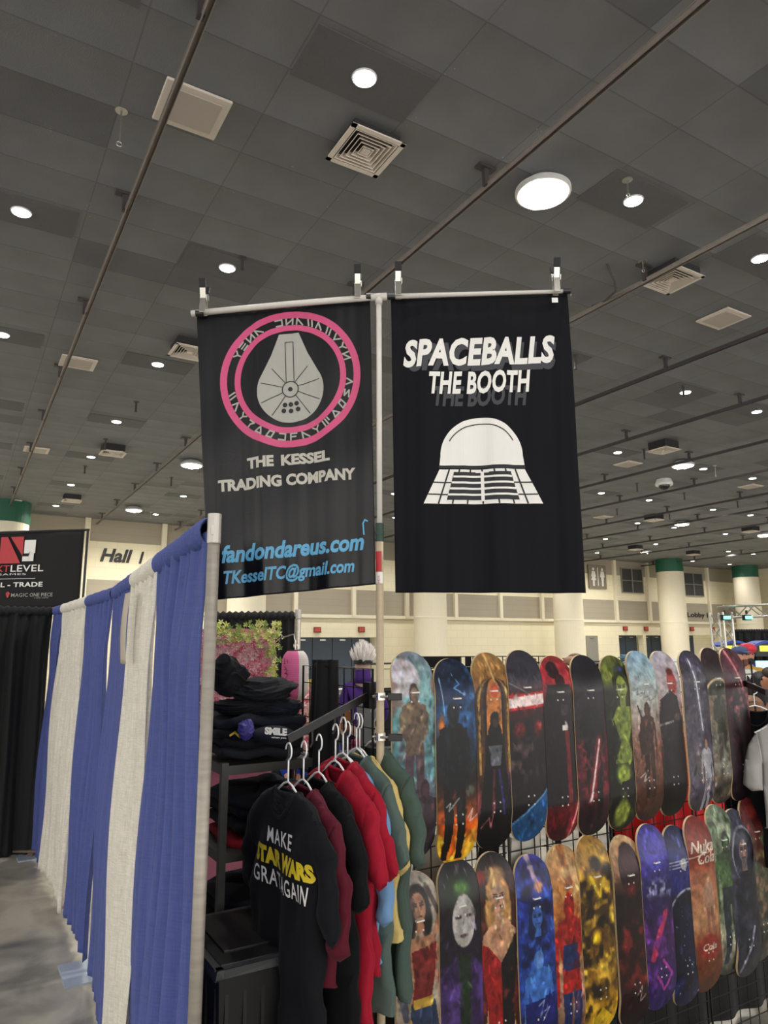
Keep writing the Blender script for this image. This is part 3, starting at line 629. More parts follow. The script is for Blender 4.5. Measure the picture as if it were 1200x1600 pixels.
tx = lambda s, x0, x1, y0, y1, b=.01: fit(text_tris(s, 1, 0, b, spacing=1.05), X(x0), X(x1), Zp(y1), Zp(y0))
decal('lettering', [tx('LEVEL', 8, 66, 883, 894), tx('GAMES', -18, 36, 896.5, 899.5, .0), RR(-30, 53, 905, 905.8), tx('BUY - SELL - TRADE', -78, 67, 911, 919, .03)], mb, M_print_white, o, .02, .3)
decal('lettering', [tx('NEXT', -44, 6, 883, 894)], mb, M_red, o, .02, .3)
decal('small_lettering', [tx('MAGIC', 13, 43, 929, 935), tx('ONE PIECE', 46, 86, 929, 935), tx('CARD GAME', 54, 79, 936, 938, 0)], mb, M_print_grey, o, .02, .3)
decal('small_emblem', [poly([(X(3), Zp(929)), (X(7), Zp(926)), (X(11), Zp(929)), (X(8), Zp(936)), (X(6), Zp(936))])], mb, M_red, o, .02, .3)
# lower black panel with glasses emblem and the strip of the next booth
o2 = thing('booth_panel', LD(-5.5, 11.0), 'low black panel with white round-lens emblem below the tall backdrop', 'panel')
mp2 = planar((at(-30, 950, 10.9)), e_, (0, 0, 1), nB); kk = 10.9/1128
c_ = at(10, 962, 11.0)
one('panel', M_blackcloth, lambda b: b.bar(c_-e_*1.6-Vector((0, 0, .1)), c_+e_*.52-Vector((0, 0, .1)), .03, .44), o2)
p0 = at(-30, 962, 10.9); mp2 = planar(p0+nB*.0, e_, (0, 0, 1), nB)
decal('emblem', [ring((30+12)*kk, .05, 5*kk, 7.5*kk), stroke([((30+20)*kk, .04), ((30+34)*kk, .09)], .03), stroke([((30+18)*kk, .0), ((30+30)*kk, .03)], .03)], mp2, M_print_white, o2, .06, .3)

# ================================================================== TWO BANNERS ON THE T STAND
DP = 2.86
PB = at(594, 1100, DP)
px0, py0 = PB.x, PB.y
T = at(590, 464, DP); LE = at(299, 490, DP+.02); RE = at(887, 455, DP)
stand = thing('banner_stand', (px0, py0, 0), 'tall pale T-shaped pole with horizontal bar carrying both banners', 'banner stand')
M_pvc = mat('pale tube', '#cfcac2', .4, var=.05); M_tan = mat('tan tube', '#b7a68a', .45, var=.12, scale=20, stretch=(1, 1, 4))
zc = at(592, 835, DP).z
one('lower_tube', M_tan, lambda b: b.tube([(px0, py0, .02), (px0, py0, zc-.02)], .0155, 16), stand, smooth=True)
one('upper_tube', M_pvc, lambda b: b.tube([(px0, py0, zc-.1), (px0, py0, T.z)], .0115, 16), stand, smooth=True)
one('collar', mat('dark green collar', '#1d3a2e', .5), lambda b: (b.tube([(px0, py0, zc-.03), (px0, py0, zc+.045)], .017, 16), b.tube([(px0, py0, zc+.0), (px0, py0, zc+.012)], .019, 16)), stand)
T0 = Vector((px0, py0, T.z))
one('tee_fitting', M_pvc, lambda b: (b.tube([T0-RH*.035+Vector((0, 0, -.003)), T0+RH*.035+Vector((0, 0, .002))], .0165, 14), b.tube([T0-Vector((0, 0, .035)), T0], .0155, 14)), stand, smooth=True)
one('crossbar', M_pvc, lambda b: b.tube([T0, T0*.5+LE*.5+Vector((0, 0, .004)), LE], .0135, 14), stand, smooth=True)
one('crossbar', M_pvc, lambda b: b.tube([T0, RE], [.012, .008], 14), stand, smooth=True)
def endfit(b):
    for P, q in ((LE, 1), (T0, -1)):
        b.tube([P+RH*q*.02, P+RH*q*.055], .0155, 12)
one('black_fitting', M_black, endfit, stand)
one('black_fitting', M_black, lambda b: (b.tube([T0+RH*.035, T0+RH*.07], .0135, 12), b.tube([RE-RH*.02, RE+RH*.012], .0125, 12)), stand)
one('foot', M_black, lambda b: b.lathe((px0, py0, .0), [(.11, 0), (.11, .012), (.03, .03)], 24), stand)
zs0, zs1 = at(592, 862, DP).z, at(592, 893, DP).z
mcyl = lambda x, y, off: Vector((px0, py0, y))+(-FH*math.cos(x/.0155)+RH*math.sin(x/.0155))*(.0155+off)
decal('red_sticker', [poly([(-.02, zs1), (.008, zs1), (.008, zs0), (-.02, zs0)])], mcyl, M_red, stand, .001, .004)
zs2 = at(592, 912, DP).z
decal('white_sticker', [poly([(-.02, zs2), (.014, zs2), (.014, zs1-.004), (-.02, zs1-.004)])], mcyl, M_print_white, stand, .001, .004)
decal('sticker_text', [xf(fit(text_tris('HDX', 1, 0, .01), 0, .03, -.004, .004), -.004, zs2+.002, rot=PI/2)], mcyl, M_red, stand, .002, .004)

# banner cloth (with real folds)
M_bcl = mat('satin black cloth', '#0b0b0f', .33, var=.1, bump=.10, bscale=200, spec=.34); M_bcr = mat('matt charcoal cloth', '#0e0e13', .7, var=.08, spec=.15)
def banner_map(TL, TR_, BL, BR, fold, seed):
    def f(u, v, off=0.):
        P = (TL*(1-u)+TR_*u)*(1-v)+(BL*(1-u)+BR*u)*v
        k = min(1, v*2.2)
        y = fold*(math.sin(u*17+seed)*(.35+.65*k)*.8+.55*math.sin(u*31+seed*2+v*1.4)*k+.30*math.sin(u*9+v*5.5+seed))
        y += fold*.35*math.sin(v*13+u*6+seed)*k*max(0, math.sin(v*PI))
        y += fold*.16*math.sin(u*83+seed*3+v*2)*(.3+.7*math.sin(u*11+seed)**2)
        return P-FH*(y-.030+off)
    return f
fL = banner_map(at(305, 487, DP+.02), at(578, 462, DP), at(323, 938, DP+.02), at(587, 912, DP), .0105, 1.3)
fR = banner_map(at(611, 461, DP), at(889, 454, DP), at(618, 925, DP), at(918, 926, DP), .0095, 4.1)
def hem(f, b):                                                   # rolled top edge wrapped over the bar
    b.grid(lambda u, v: f(u, 0)+Vector((0, 0, .0))+(FH*(1-math.cos(v*PI))*.019+Vector((0, 0, math.sin(v*PI)*.019))), 60, 6)
bl = thing('hanging_banner', Vector((fL(.5, 0).x, fL(.5, 0).y, fL(.5, 1).z)), 'black banner with pink ring emblem and blue web address, left of the pole', 'banner')
bl_cloth = one('cloth', M_bcl, lambda b: (b.grid(lambda u, v: fL(u, v), 130, 160), hem(fL, b)), bl, smooth=True, solid=.0012)
br_ = thing('hanging_banner', Vector((fR(.5, 0).x, fR(.5, 0).y, fR(.5, 1).z)), 'charcoal banner with white slanted lettering and white dome emblem, right of the pole', 'banner')
br_cloth = one('cloth', M_bcr, lambda b: (b.grid(lambda u, v: fR(u, v), 120, 140), hem(fR, b)), br_, smooth=True, solid=.0012)
# left banner print. photo-like print coordinates: x 0..264, y 0..-440
mL = lambda x, y, off: fL(x/264, -y/440, off)
M_pink = mat('pink ink', '#c64a78', .45, var=.05); M_lblue = mat('light blue ink', '#5aa3cc', .5, var=.05)
cx, cy = 139, -117
decal('ring_emblem', [ring(cx, cy, 97.5, 108), ring(cx, cy, 77, 86)], mL, M_pink, bl_cloth, .0015, 6, label='pink double ring')
# generic grey disc craft stand-in
hull = [(cx+51*math.cos(a), cy-19+51*math.sin(a)) for a in np.linspace(math.radians(148), math.radians(392), 40)]
hull += [(cx+28, cy+38), (cx+15, cy+72), (cx-15, cy+72), (cx-28, cy+38)]
decal('craft_shape', [poly(hull)], mL, M_print_grey, bl_cloth, .0015, 6, label='pale grey round craft with blunt nose')
det = [ring(cx, cy-18, 11.5, 13), ellipse(cx, cy-18, 3.5)]
for a in (20, 55, 125, 160, 200, 232, 308, 340):
    a = math.radians(a); det.append(stroke([(cx+13*math.cos(a), cy-18+13*math.sin(a)), (cx+47*math.cos(a), cy-21+46*math.sin(a))], 1.1))
det += [ellipse(cx+dx, cy+dy, 3.6) for dx, dy in ((-9, -42), (0, -42), (9, -41), (-11, -51), (0, -52), (11, -50))]
det += [stroke([(cx-6, cy-6), (cx-6, cy+58), (cx+6, cy+58), (cx+6, cy-6)], 1.1)]
decal('craft_lines', det, mL, M_print_dark, bl_cloth, .0028, 6)
# ring writing: angular strokes as printed
G = {'a': [[(-1, 1), (0, -1), (1, 1)]], 'b': [[(-1, 1), (1, 1), (1, -1), (-1, -1)]], 'c': [[(-1, 1), (-1, -1), (1, 1), (1, -1)]], 'd': [[(-1, 1), (1, 1)], [(-1, 0), (1, 0)], [(-1, -1), (1, -1)]],
     'e': [[(-1, 1), (-.2, -1)], [(.2, 1), (1, -1)]], 'f': [[(-1, 1), (1, 1), (0, 0), (0, -1)]], 'g': [[(-1, -1), (-1, 1), (1, 1)], [(-1, 0), (.6, 0)]], 'h': [[(-1, -1), (0, 1), (1, -1), (-1, -1)]], 'k': [[(-1, 1), (0, 0), (1, 1)], [(0, 0), (0, -1)]], 'n': [[(-1, -1), (-1, 1), (1, -1)]], 'o': [[(-1, -1), (-.5, 1), (1, 1), (.5, -1), (-1, -1)]], 'r': [[(-1, 1), (-1, -1)], [(0, 1), (0, -1)], [(.9, 1), (.9, -.2)]], 's': [[(1, 1), (-1, .6), (1, -.4), (-1, -1)]]}
gl = []
def ringtxt(s_, a0, a1, flip):
    for i, ch in enumerate(s_):
        if ch == ' ': continue
        a = math.radians(a0+(a1-a0)*i/(len(s_)-1)); r = 91.8
        for pl in G[ch]:
            pts = []
            for x, y in pl:
                x, y = x*4.9, y*4.6
                if flip: x, y = -x, -y
                # x runs clockwise along the ring, y outwards
                rr = r+y; aa = a-x/r
                pts.append((cx+rr*math.cos(aa), cy+rr*math.sin(aa)))
            gl.append(stroke(pts, 2.4))
ringtxt('kdcn bcneneakc', 150, 18, False); ringtxt('asohrkngbohfkne', -8, -168, True)
decal('ring_lettering', gl, mL, M_print_grey, bl_cloth, .0018, 6, label='pale grey angular ring lettering')
M_silver = mat('silver grey ink', '#b4b0a5', .5, var=.08)
decal('lettering', [fit(text_tris('THE', 1, 0, .05), 68, 110, -252, -235), fit(text_tris('KESSEL', 1, 0, .05), 121, 197, -252, -235),
                    fit(text_tris('TRADING', 1, 0, .05), 22, 121, -283, -265), fit(text_tris('COMPANY', 1, 0, .05), 128, 236, -283, -265)], mL, M_silver, bl_cloth, .0018, 4, label='silver grey company name')
decal('blue_lettering', [fit(text_tris('fandondareus.com', 1, .22, .035), 24, 247, -389, -363), fit(text_tris('TKesselTC@gmail.com', 1, .22, .028), 26, 231, -425, -399),
                          stroke([(247, -366), (246, -350), (249, -345), (253, -347)], 2.2)], mL, M_lblue, bl_cloth, .0018, 4, label='light blue web and mail address')
# right banner print: x 0..285, y 0..-458
mR = lambda x, y, off: fR(x/285, -y/458, off)
M_shadow = mat('dark grey ink', '#3c3d42', .7); 
decal('letter_backing', [fit(text_tris('SPACEBALLS', 1, .2, .05, .8), 27, 262, -122, -76), fit(text_tris('THE BOOTH', 1, .2, .04, .8), 64, 213, -178, -146)], mR, M_shadow, br_cloth, .0014, 5, label='dark grey drop lettering')
decal('lettering', [fit(text_tris('SPACEBALLS', 1, .2, .042, .8, spacing=1.06), 18, 260, -115, -70, .012), fit(text_tris('THE BOOTH', 1, .2, .036, .8, spacing=1.06), 58, 219, -159, -123, .012)], mR, M_print_white, br_cloth, .0026, 5, label='white slanted comic lettering')
# generic dome emblem stand-in
hx, hy = 137, -256
dome = [(hx+64*math.cos(a), hy+ 60*math.sin(a)) for a in np.linspace(0, PI, 40)]
decal('emblem_dome', [poly(dome+[(hx-66, hy-14), (hx+66, hy-14)])], mR, M_print_white, br_cloth, .0016, 5, label='white plain dome shape')
flare = [poly([(hx-66, hy-20), (hx+66, hy-20), (hx+92, hy-72), (hx-92, hy-72)])]
decal('emblem_skirt', flare, mR, M_print_white, br_cloth, .0016, 5, label='white flared skirt shape')
sl = [stroke([(hx+x*64, hy-21), (hx+x*86, hy-71)], 2.4) for x in (-.8, -.55, -.28, 0, .28, .55, .8)] + [stroke([(hx-66, hy-17), (hx+66, hy-17)], 3.5)]
sl += [stroke([(hx+56*math.cos(a), hy+50*math.sin(a)) for a in np.linspace(.5, PI-.5, 22)], 1.6), stroke([(hx-84, hy-58), (hx+84, hy-58)], 2.), stroke([(hx-76, hy-40), (hx+76, hy-40)], 2.)]
sl += [poly([(hx-44, hy-25), (hx+44, hy-25), (hx+56, hy-66), (hx-56, hy-66)])]
sl += [poly([(hx+s_*10, hy-24), (hx+s_*44, hy-24), (hx+s_*47, hy-38), (hx+s_*12, hy-38)]) for s_ in (-1, 1)]
decal('emblem_lines', sl, mR, M_print_dark, br_cloth, .003, 5)
decal('emblem_bars', [stroke([(hx-44-3*k, hy-31-9*k), (hx+44+3*k, hy-31-9*k)], 3.) for k in range(4)]+[stroke([(hx, hy-25), (hx, hy-66)], 5.)], mR, M_print_white, br_cloth, .0042, 5)

# spring clamps
M_chrome = mat('bright steel', '#cfcbc2', .22, .9, var=.1); M_grip = mat('black rubber grip', '#0b0b0c', .6)
def clamp(px, py, lab, D=DP, tilt=0.):
    P = at(px, py, D); o = thing('spring_clamp', P, lab, 'clamp', 'spring clamps on the banner bar')
    z = Vector((0, 0, 1)); f = -FH
    for q, nm in ((1, 'front_jaw'), (-1, 'rear_jaw')):
        a = P+f*.020*q-z*.038; b_ = P+f*.014*q+z*.03; c = P+f*.03*q+z*.075
        jw = one(nm, M_chrome, lambda b: (b.bar(a, b_, .026, .004, f), b.bar(b_, c, .024, .004, f)), o, bevel=.001)
        one('grip', M_grip, lambda b: b.bar(c-(c-b_)*.1, c+(c-b_)*.75, .029, .011, f), jw, bevel=.003)
    one('spring', M_chrome, lambda b: b.tube([P+z*.034+RH*(.024*(t/30-.5)*2*.6)+f*.011*math.cos(t*1.9)+z*.011*math.sin(t*1.9) for t in range(31)], .0018, 6), o)
    one('pivot_bracket', M_chrome, lambda b: b.bar(P+RH*.016+z*.045-f*.02, P+RH*.016+z*.03+f*.02, .003, .022), o)
clamp(318, 478, 'steel spring clamp with black grips at far left of banner bar'); clamp(559, 456, 'steel spring clamp just left of the T joint')
clamp(622, 452, 'steel spring clamp just right of the T joint'); clamp(869, 446, 'steel spring clamp with paper tag at right end of bar')
p = at(867, 469, DP-.04)
tag(one('paper_tag', M_white, lambda b: b.bar(p-RH*.013, p+RH*.013, .002, .022)), 'small white paper tag under the rightmost clamp', 'tag')
p = at(884, 456, DP); 
tag(one('cup_hook', M_chrome, lambda b: b.tube([p+RH*.012*t+Vector((0, 0, .012*math.sin(t*2))) for t in (0, .5, 1, 1.4, 1.6)]+[p+RH*.022-Vector((0, 0, .02))], .0022, 6)), 'thin bent metal hook at the right end of the bar', 'hook')

# ================================================================== GRIDWALL AND SKATEBOARD DECKS
GY = py0+.03; GX = px0
M_wire = mat('black gridwall wire', '#0a0a0b', .45, .3, var=.2)
GH0, GH1 = .12, 1.965
def gridpanel(A, B, lab, z0=GH0, z1=GH1, pitch=.076):
    A = Vector((A[0], A[1], 0)); B = Vector((B[0], B[1], 0)); d = B-A; L = d.length; n = int(round(L/pitch)); m = int(round((z1-z0)/pitch))
    o = thing('gridwall_panel', ((A+B)/2).xyz, lab, 'display grid', 'black wire grid panels')
    up = Vector((0, 0, 1)); nrm = Vector((d.y, -d.x, 0)).normalized()
    def wires(b):
        for i in range(1, n): b.tube([A+d*i/n+up*z0, A+d*i/n+up*z1], .0028, 5)
        for j in range(1, m): b.tube([A+up*(z0+(z1-z0)*j/m)+nrm*.005, B+up*(z0+(z1-z0)*j/m)+nrm*.005], .0028, 5)
    one('wire_mesh', M_wire, wires, o)
    i_ = d.normalized()*.008
    one('edge_frame', M_wire, lambda b: b.tube([A+i_+up*z0, A+i_+up*z1, B-i_+up*z1, B-i_+up*z0], .0055, 6, closed=True), o)
    for P in (A+d*.12, B-d*.12): one('foot', M_wire, lambda b: (b.tube([P+nrm*.22+up*.015, P-nrm*.22+up*.015], .01, 6), b.tube([P+up*.015, P+up*(z0+.02)], .008, 6)), o)
gl_ = ['wire grid panel facing the blue drape, left of the pole', 'wire grid panel behind the first three upper decks', 'wire grid panel behind the middle decks, second from pole', 'wire grid panel behind the middle decks, third from pole', 'wire grid panel farthest right behind the decks']
gridpanel((GX, GY+.02), (GX-.02, GY+.66), gl_[0])
for k in range(4): gridpanel((GX+.02+.62*k, GY), (GX+.02+.62*k+.61, GY), gl_[k+1])
# deck art -----------------------------------------------------------
CW, CH, AR = 60, 236, 4.1
def art_a(c):  # teal sky, pale disc, tan-brown figure, second crouching figure
    c.grad([(0, '#7d8794'), (.2, '#7fb0b4'), (.5, '#4f8287'), (.7, '#5b6674'), (1, '#1f1a26')]).cloud('#9fc7cc', 3, 2, .5, .8, .7, 0, .7).cloud('#3b7177', 4, 8, .5, .8, .8, .1, .7)
    c.ell(.25, .13, .42, .10, '#c8c2c8', .1).cloud('#7b5d54', 3, 5, .55, .75, .8, .0, .35)
    c.person(.48, .16, .78, '#6d5a48', '#54404a', '#7c6552', '#4e3b33', .3, 'in', lit='#a58a68').cloud('#4a3340', 5, 3, .5, .8, .6, .3, .75)
    c.person(.72, .62, 1.15, '#3a2a33', '#241c28', '#4d3038', '#3d2530', .3, 'in', lit='#77707c'); c.cloud('#120f18', 3, 7, .45, .8, .8, .85, 1)
def art_b(c):  # navy blue upper, dark figure, orange flames below
    c.grad([(0, '#16233f'), (.1, '#101b33'), (.3, '#1e4479'), (.45, '#1a2a40'), (.6, '#1a1410'), (.8, '#8a3a12'), (1, '#e0a020')]).cloud('#3f7fbf', 4, 2, .5, .8, .8, 0, .5).cloud('#7fb4df', 7, 8, .66, .8, .9, 0, .12)
    c.line([(.12, .1), (.2, .28)], .02, '#9cc4e8'); c.line([(.45, .08), (.6, .13), (.45, .15), (.7, .18)], .02, '#7ab6ee')
    c.cloud('#f0641a', 4, 6, .45, .7, .95, .72, 1.02).cloud('#ffc93a', 4, 16, .5, .7, 1, .8, 1.05).ell(.12, .33, .12, .07, '#d9772a', .8)
    c.person(.4, .22, .98, '#0f1116', '#120c0a', '#171a20', '#20262e', .36, 'in', lit='#2c3844'); c.ell(.8, .65, .16, .03, '#5b6256', .5)
    c.line([(.2, .72), (.3, .70), (.25, .74), (.5, .68)], .02, '#d9dde0'); c.line([(.7, .78), (.85, .74), (.75, .80), (.98, .77)], .018, '#cfd3d6')
def art_c(c):  # gold and brown arches, orange glow, hooded dark figure
    c.grad([(0, '#b5884a'), (.25, '#7a4a24'), (.5, '#a2541f'), (.7, '#1c1216'), (1, '#050507')])
    for i, (w_, cc) in enumerate([(.5, '#3f2716'), (.42, '#b58a48'), (.36, '#4a2d1a'), (.28, '#1f1512'), (.2, '#d2803c')]):
        c.ell(.5, .24, w_, .10+.02*w_, cc, .05).poly([(.5-w_, .24), (.5+w_, .24), (.5+w_, .62), (.5-w_, .62)], cc)
    c.ell(.52, .2, .13, .035, '#d9562a').line([(.42, 0), (.55, .15)], .05, '#d8b070'); c.ell(.0, .75, .2, .1, '#b04a50', .8); c.line([(.96, .62), (1., .75)], .08, '#7a3fc0', glow=.2)
    c.poly([(.5, .3), (.68, .4), (.82, .62), (.95, .85), (.05, .85), (.18, .62), (.32, .4)], '#0c0a0d').ell(.5, .35, .13, .045, '#141015').ell(.5, .36, .06, .025, '#3a2320')
    c.poly([(.32, .48), (.68, .48), (.62, .58), (.38, .58)], '#57595e').line([(.45, .6), (.38, .82)], .05, '#5a1f28').line([(.58, .6), (.7, .82)], .05, '#332a72').line([(.1, .88), (.3, .83), (.35, .88), (.45, .75)], .02, '#a06060')
    c.cloud('#050507', 3, 4, .1, .5, 1, .88, 1.1)
def art_d(c):  # dark slate top, white-red beam, dark machine face, blue corner
    c.grad([(0, '#2c2a36'), (.2, '#33303c'), (.22, '#1c1214'), (.6, '#191114'), (1, '#0b0b12')])
    c.line([(-.2, .285), (1.2, .26)], .34, '#c21f26', glow=.5, gc='#8a1218'); c.line([(-.2, .285), (1.2, .26)], .22, '#f5dedb')
    c.line([(0, .17), (.5, .23)], .03, '#75707a').ell(.25, .42, .2, .05, '#5a1c1c', .3).ell(.78, .42, .17, .055, '#701f22', .5).ell(.85, .4, .08, .03, '#d0463c', .6).cloud('#5d4a4a', 5, 3, .5, .8, .8, .45, .7)
    c.poly([(0, .9), (1, .74), (1, 1), (0, 1)], '#1d4a78').line([(0, .9), (1, .74)], .04, '#5a95c8')
def art_e(c):  # red with dark caped figure and bright red streak
    c.grad([(0, '#a82a33'), (.2, '#8f1f2b'), (.3, '#2a1014'), (.6, '#1d0c10'), (.85, '#571018'), (1, '#2c0a10')]).cloud('#d84a50', 4, 3, .5, .8, .7, 0, .2)
    c.ell(.4, .08, .2, .05, '#2a1216').ell(.55, .14, .16, .04, '#3a171b').poly([(.15, .16), (.85, .16), (1, .3), (1, .8), (0, .8), (0, .3)], '#150c10').line([(.65, .42), (.7, .95)], .13, '#6c1a20')
    c.line([(.98, .75), (.72, 1)], .04, '#e8b0ac', glow=.15, gc='#c83038'); c.poly([(.5, .27), (.72, .27), (.72, .33), (.5, .33)], '#3b2c30').poly([(.52, .38), (.66, .38), (.66, .41), (.52, .41)], '#cfc8c0').cloud('#7a1820', 5, 12, .5, .8, .8, .8, 1)
def art_f(c):  # black top, hooded figure, red smoke and beam
    c.grad([(0, '#16131b'), (.18, '#1a151d'), (.4, '#2a1620'), (.65, '#4a1620'), (1, '#1a0c14')]).cloud('#7a2530', 4, 5, .45, .75, .9, .4, .8)
    c.person(.5, .18, 1.0, '#120e14', '#150c12', '#1d171f', '#0c0a0e', .34, 'in'); c.line([(.7, .48), (.35, .8)], .05, '#f0d8d8', glow=.2, gc='#c02a34'); c.cloud('#a03a40', 6, 9, .6, .8, .7, .45, .8)
def art_g(c):  # green-skinned figure, blue headband colours on black
    c.grad([(0, '#6d7330'), (.1, '#2c3016'), (.5, '#0f120c'), (1, '#10130c')]).ell(.2, .1, .5, .1, '#87903c', .6).ell(.7, .12, .3, .08, '#1b2010', .4)
    c.portrait(.6, .19, .22, '#8b9a3c', '#20240f', '#12140a').ell(.62, .08, .2, .02, '#3a4a9a', .5)
    c.poly([(.4, .3), (.9, .3), (1, .42), (.85, .55), (.8, .62), (.25, .62), (.3, .5), (.2, .38)], '#7f9038').poly([(.25, .36), (.45, .5), (.3, .6), (.15, .55)], '#0d0f0a').poly([(.95, .36), (.75, .5), (.85, .6), (1, .55)], '#0d0f0a')
    c.ell(.5, .68, .3, .08, '#86973a', .5).ell(.45, .9, .3, .09, '#7d8a35', .3).poly([(0, .74), (1, .7), (1, .8), (0, .82)], '#0d0f0a').cloud('#3f4a1c', 5, 4, .55, .8, .6)
def art_h(c):  # pale blue sky over rust desert with walking figure
    c.grad([(0, '#86a7bd'), (.15, '#a2b8bf'), (.35, '#b3aca0'), (.55, '#8a5f50'), (.8, '#5b3526'), (1, '#2f1d18')]).cloud('#c9d3d6', 4, 2, .5, .8, .6, 0, .3).cloud('#3f241b', 5, 6, .5, .8, .7, .75, 1)
    c.person(.5, .31, .86, '#3b251d', '#2f1c16', '#4f3528', '#33221c', .24, lit='#7d5a45').line([(.2, .33), (.4, .45)], .05, '#33221c').poly([(.15, .5), (.4, .42), (.35, .6), (.25, .62)], '#35221b')
    for k in range(3): c.line([(.1+.2*k, .24+.03*k), (.25+.2*k, .22+.03*k), (.2+.2*k, .26+.02*k), (.4+.2*k, .25+.02*k)], .012, '#4a4642')
    c.line([(.15, .74), (.4, .7), (.25, .76), (.45, .74)], .02, '#e0d8d0')
def art_i(c):  # pale pink background, red-faced hooded dark figure
    c.grad([(0, '#b9b2bd'), (.25, '#b5a4a6'), (.5, '#a65a50'), (.7, '#1a1012'), (1, '#0a0a0c')])
    c.ell(.62, .2, .2, .075, '#a8352d', .1).ell(.62, .13, .16, .03, '#6b231c', .4); c.line([(.54, .19), (.6, .2)], .03, '#2a0c0a').line([(.66, .2), (.72, .19)], .03, '#2a0c0a').line([(.57, .25), (.68, .25)], .025, '#2a0c0a')
    c.poly([(.15, .3), (.5, .24), (.78, .28), (.95, .42), (1, .95), (.1, .95), (.15, .6), (.05, .45)], '#151113').ell(.75, .41, .2, .03, '#4a3a38', .5).line([(.1, .45), (.55, .43)], .06, '#8d8a88').cloud('#2a1e1f', 5, 3, .5, .8, .7, .3, .8).cloud('#060607', 3, 3, .1, .5, 1, .85, 1.1)
def art_j(c):  # dusky violet with white blade of light and robed figure
    c.grad([(0, '#3f3a4a'), (.3, '#34303f'), (.5, '#4a4350'), (.8, '#575260'), (1, '#332c34')]).cloud('#6a6474', 4, 3, .5, .8, .6)
    c.line([(.42, .06), (.6, .5)], .04, '#dfe0ea', glow=.14, gc='#8c8ca4').person(.68, .55, 1., '#a7a6ae', '#8f8e98', '#b08a78', '#4a3a38', .2).ell(.35, .7, .25, .15, '#7f6a5a', .9, a=.4)
def art_k(c):  # maroon-black top, arched picture with armoured green-grey figure
    c.grad([(0, '#2e1c24'), (.25, '#2a1a20'), (1, '#241c1c')]).ell(.5, .3, .5, .105, '#cdb58c', .03).poly([(0, .3), (1, .3), (1, 1), (0, 1)], '#6f6554')
    c.ell(.5, .31, .46, .1, '#3c3f34', .05).poly([(.04, .31), (.96, .31), (.96, .45), (.04, .45)], '#7c6a56').person(.5, .25, .8, '#3a3c30', '#4a463c', '#2b2d24', '#22241c', .26, 'in').cloud('#9a9890', 4, 5, .45, .75, .8, .55, .9).cloud('#2d2a28', 3, 6, .3, .7, .9, .82, 1.1)
def art_l(c):  # deep maroon with pink streak and pale glow
    c.grad([(0, '#5e3640'), (.3, '#3a1c26'), (.6, '#2c1820'), (1, '#1a1218')]).line([(.3, .0), (.75, .28)], .08, '#d88a90', glow=.25, gc='#8a3a48').person(.55, .2, .95, '#221418', '#1a1014', '#5e3a3c', '#2c1a1e', .3, 'in').cloud('#9a5a64', 5, 4, .5, .75, .8, .25, .5)
def art_m(c):  # cream sky, long dark hair, crimson top, blue skirt
    c.grad([(0, '#b0a496'), (.4, '#a3927e'), (.8, '#8f7a60'), (1, '#5a4a30')]).cloud('#c8beb0', 3, 3, .5, .8, .6)
    c.portrait(.5, .145, .2, '#b47f60', '#1d1614', '#2a1612'); c.ell(.25, .2, .22, .09, '#1d1614', .4)
    c.poly([(.2, .27), (.8, .27), (1., .34), (.9, .42), (.78, .52), (.82, .56), (.3, .56), (.35, .46), (.05, .4), (.05, .32)], '#b07c5e').poly([(.32, .33), (.9, .31), (.85, .45), (.75, .55), (.32, .55), (.38, .45)], '#6e1d1c').cloud('#a8443a', 5, 5, .5, .8, .7, .33, .54)
    c.poly([(.3, .55), (.85, .55), (1, .73), (.6, .7), (.25, .72)], '#27344e').poly([(.35, .53), (.8, .53), (.8, .57), (.35, .57)], '#c09a3c').line([(.1, .5), (.2, .6)], .14, '#4a4a58').poly([(.1, .75), (.3, .6), (.35, .66), (.2, .82)], '#b98a2a').ell(.5, .88, .3, .16, '#a8765a', .2)
    c.line([(.75, .07), (.98, .2)], .1, '#4b3a35').line([(.8, .3), (.98, .2)], .12, '#b47f60')
def art_n(c):  # black top, green hair, white face, purple coat
    c.grad([(0, '#18161a'), (.3, '#1d1720'), (.6, '#241a2c'), (1, '#120f14')]);
    for x, y in ((.25, .06), (.5, .03), (.7, .05), (.15, .1)): c.line([(x, y), (x+.03, y+.03)], .015, '#8a8a8c')
    c.poly([(.0, .5), (.3, .42), (.75, .42), (1, .5), (1, 1), (0, 1)], '#33224a').poly([(.4, .42), (.7, .42), (.62, .95), (.45, .95)], '#1d2c1c').cloud('#5b3f8a', 3, 6, .55, .75, .8, .45, .9)
    c.ell(.5, .15, .42, .10, '#16240f', .2).ell(.55, .13, .25, .05, '#4e7a34', .7).ell(.55, .27, .28, .12, '#b3afaa', .06)
    for q in (-1, 1): c.line([(.55+q*.19, .25), (.55+q*.08, .25)], .04, '#3a3236')
    c.line([(.47, .335), (.63, .335)], .035, '#5a3a3a').line([(.55, .26), (.52, .29)], .02, '#6a6666').cloud('#0c0a0e', 4, 3, .35, .7, .9, .8, 1.1)
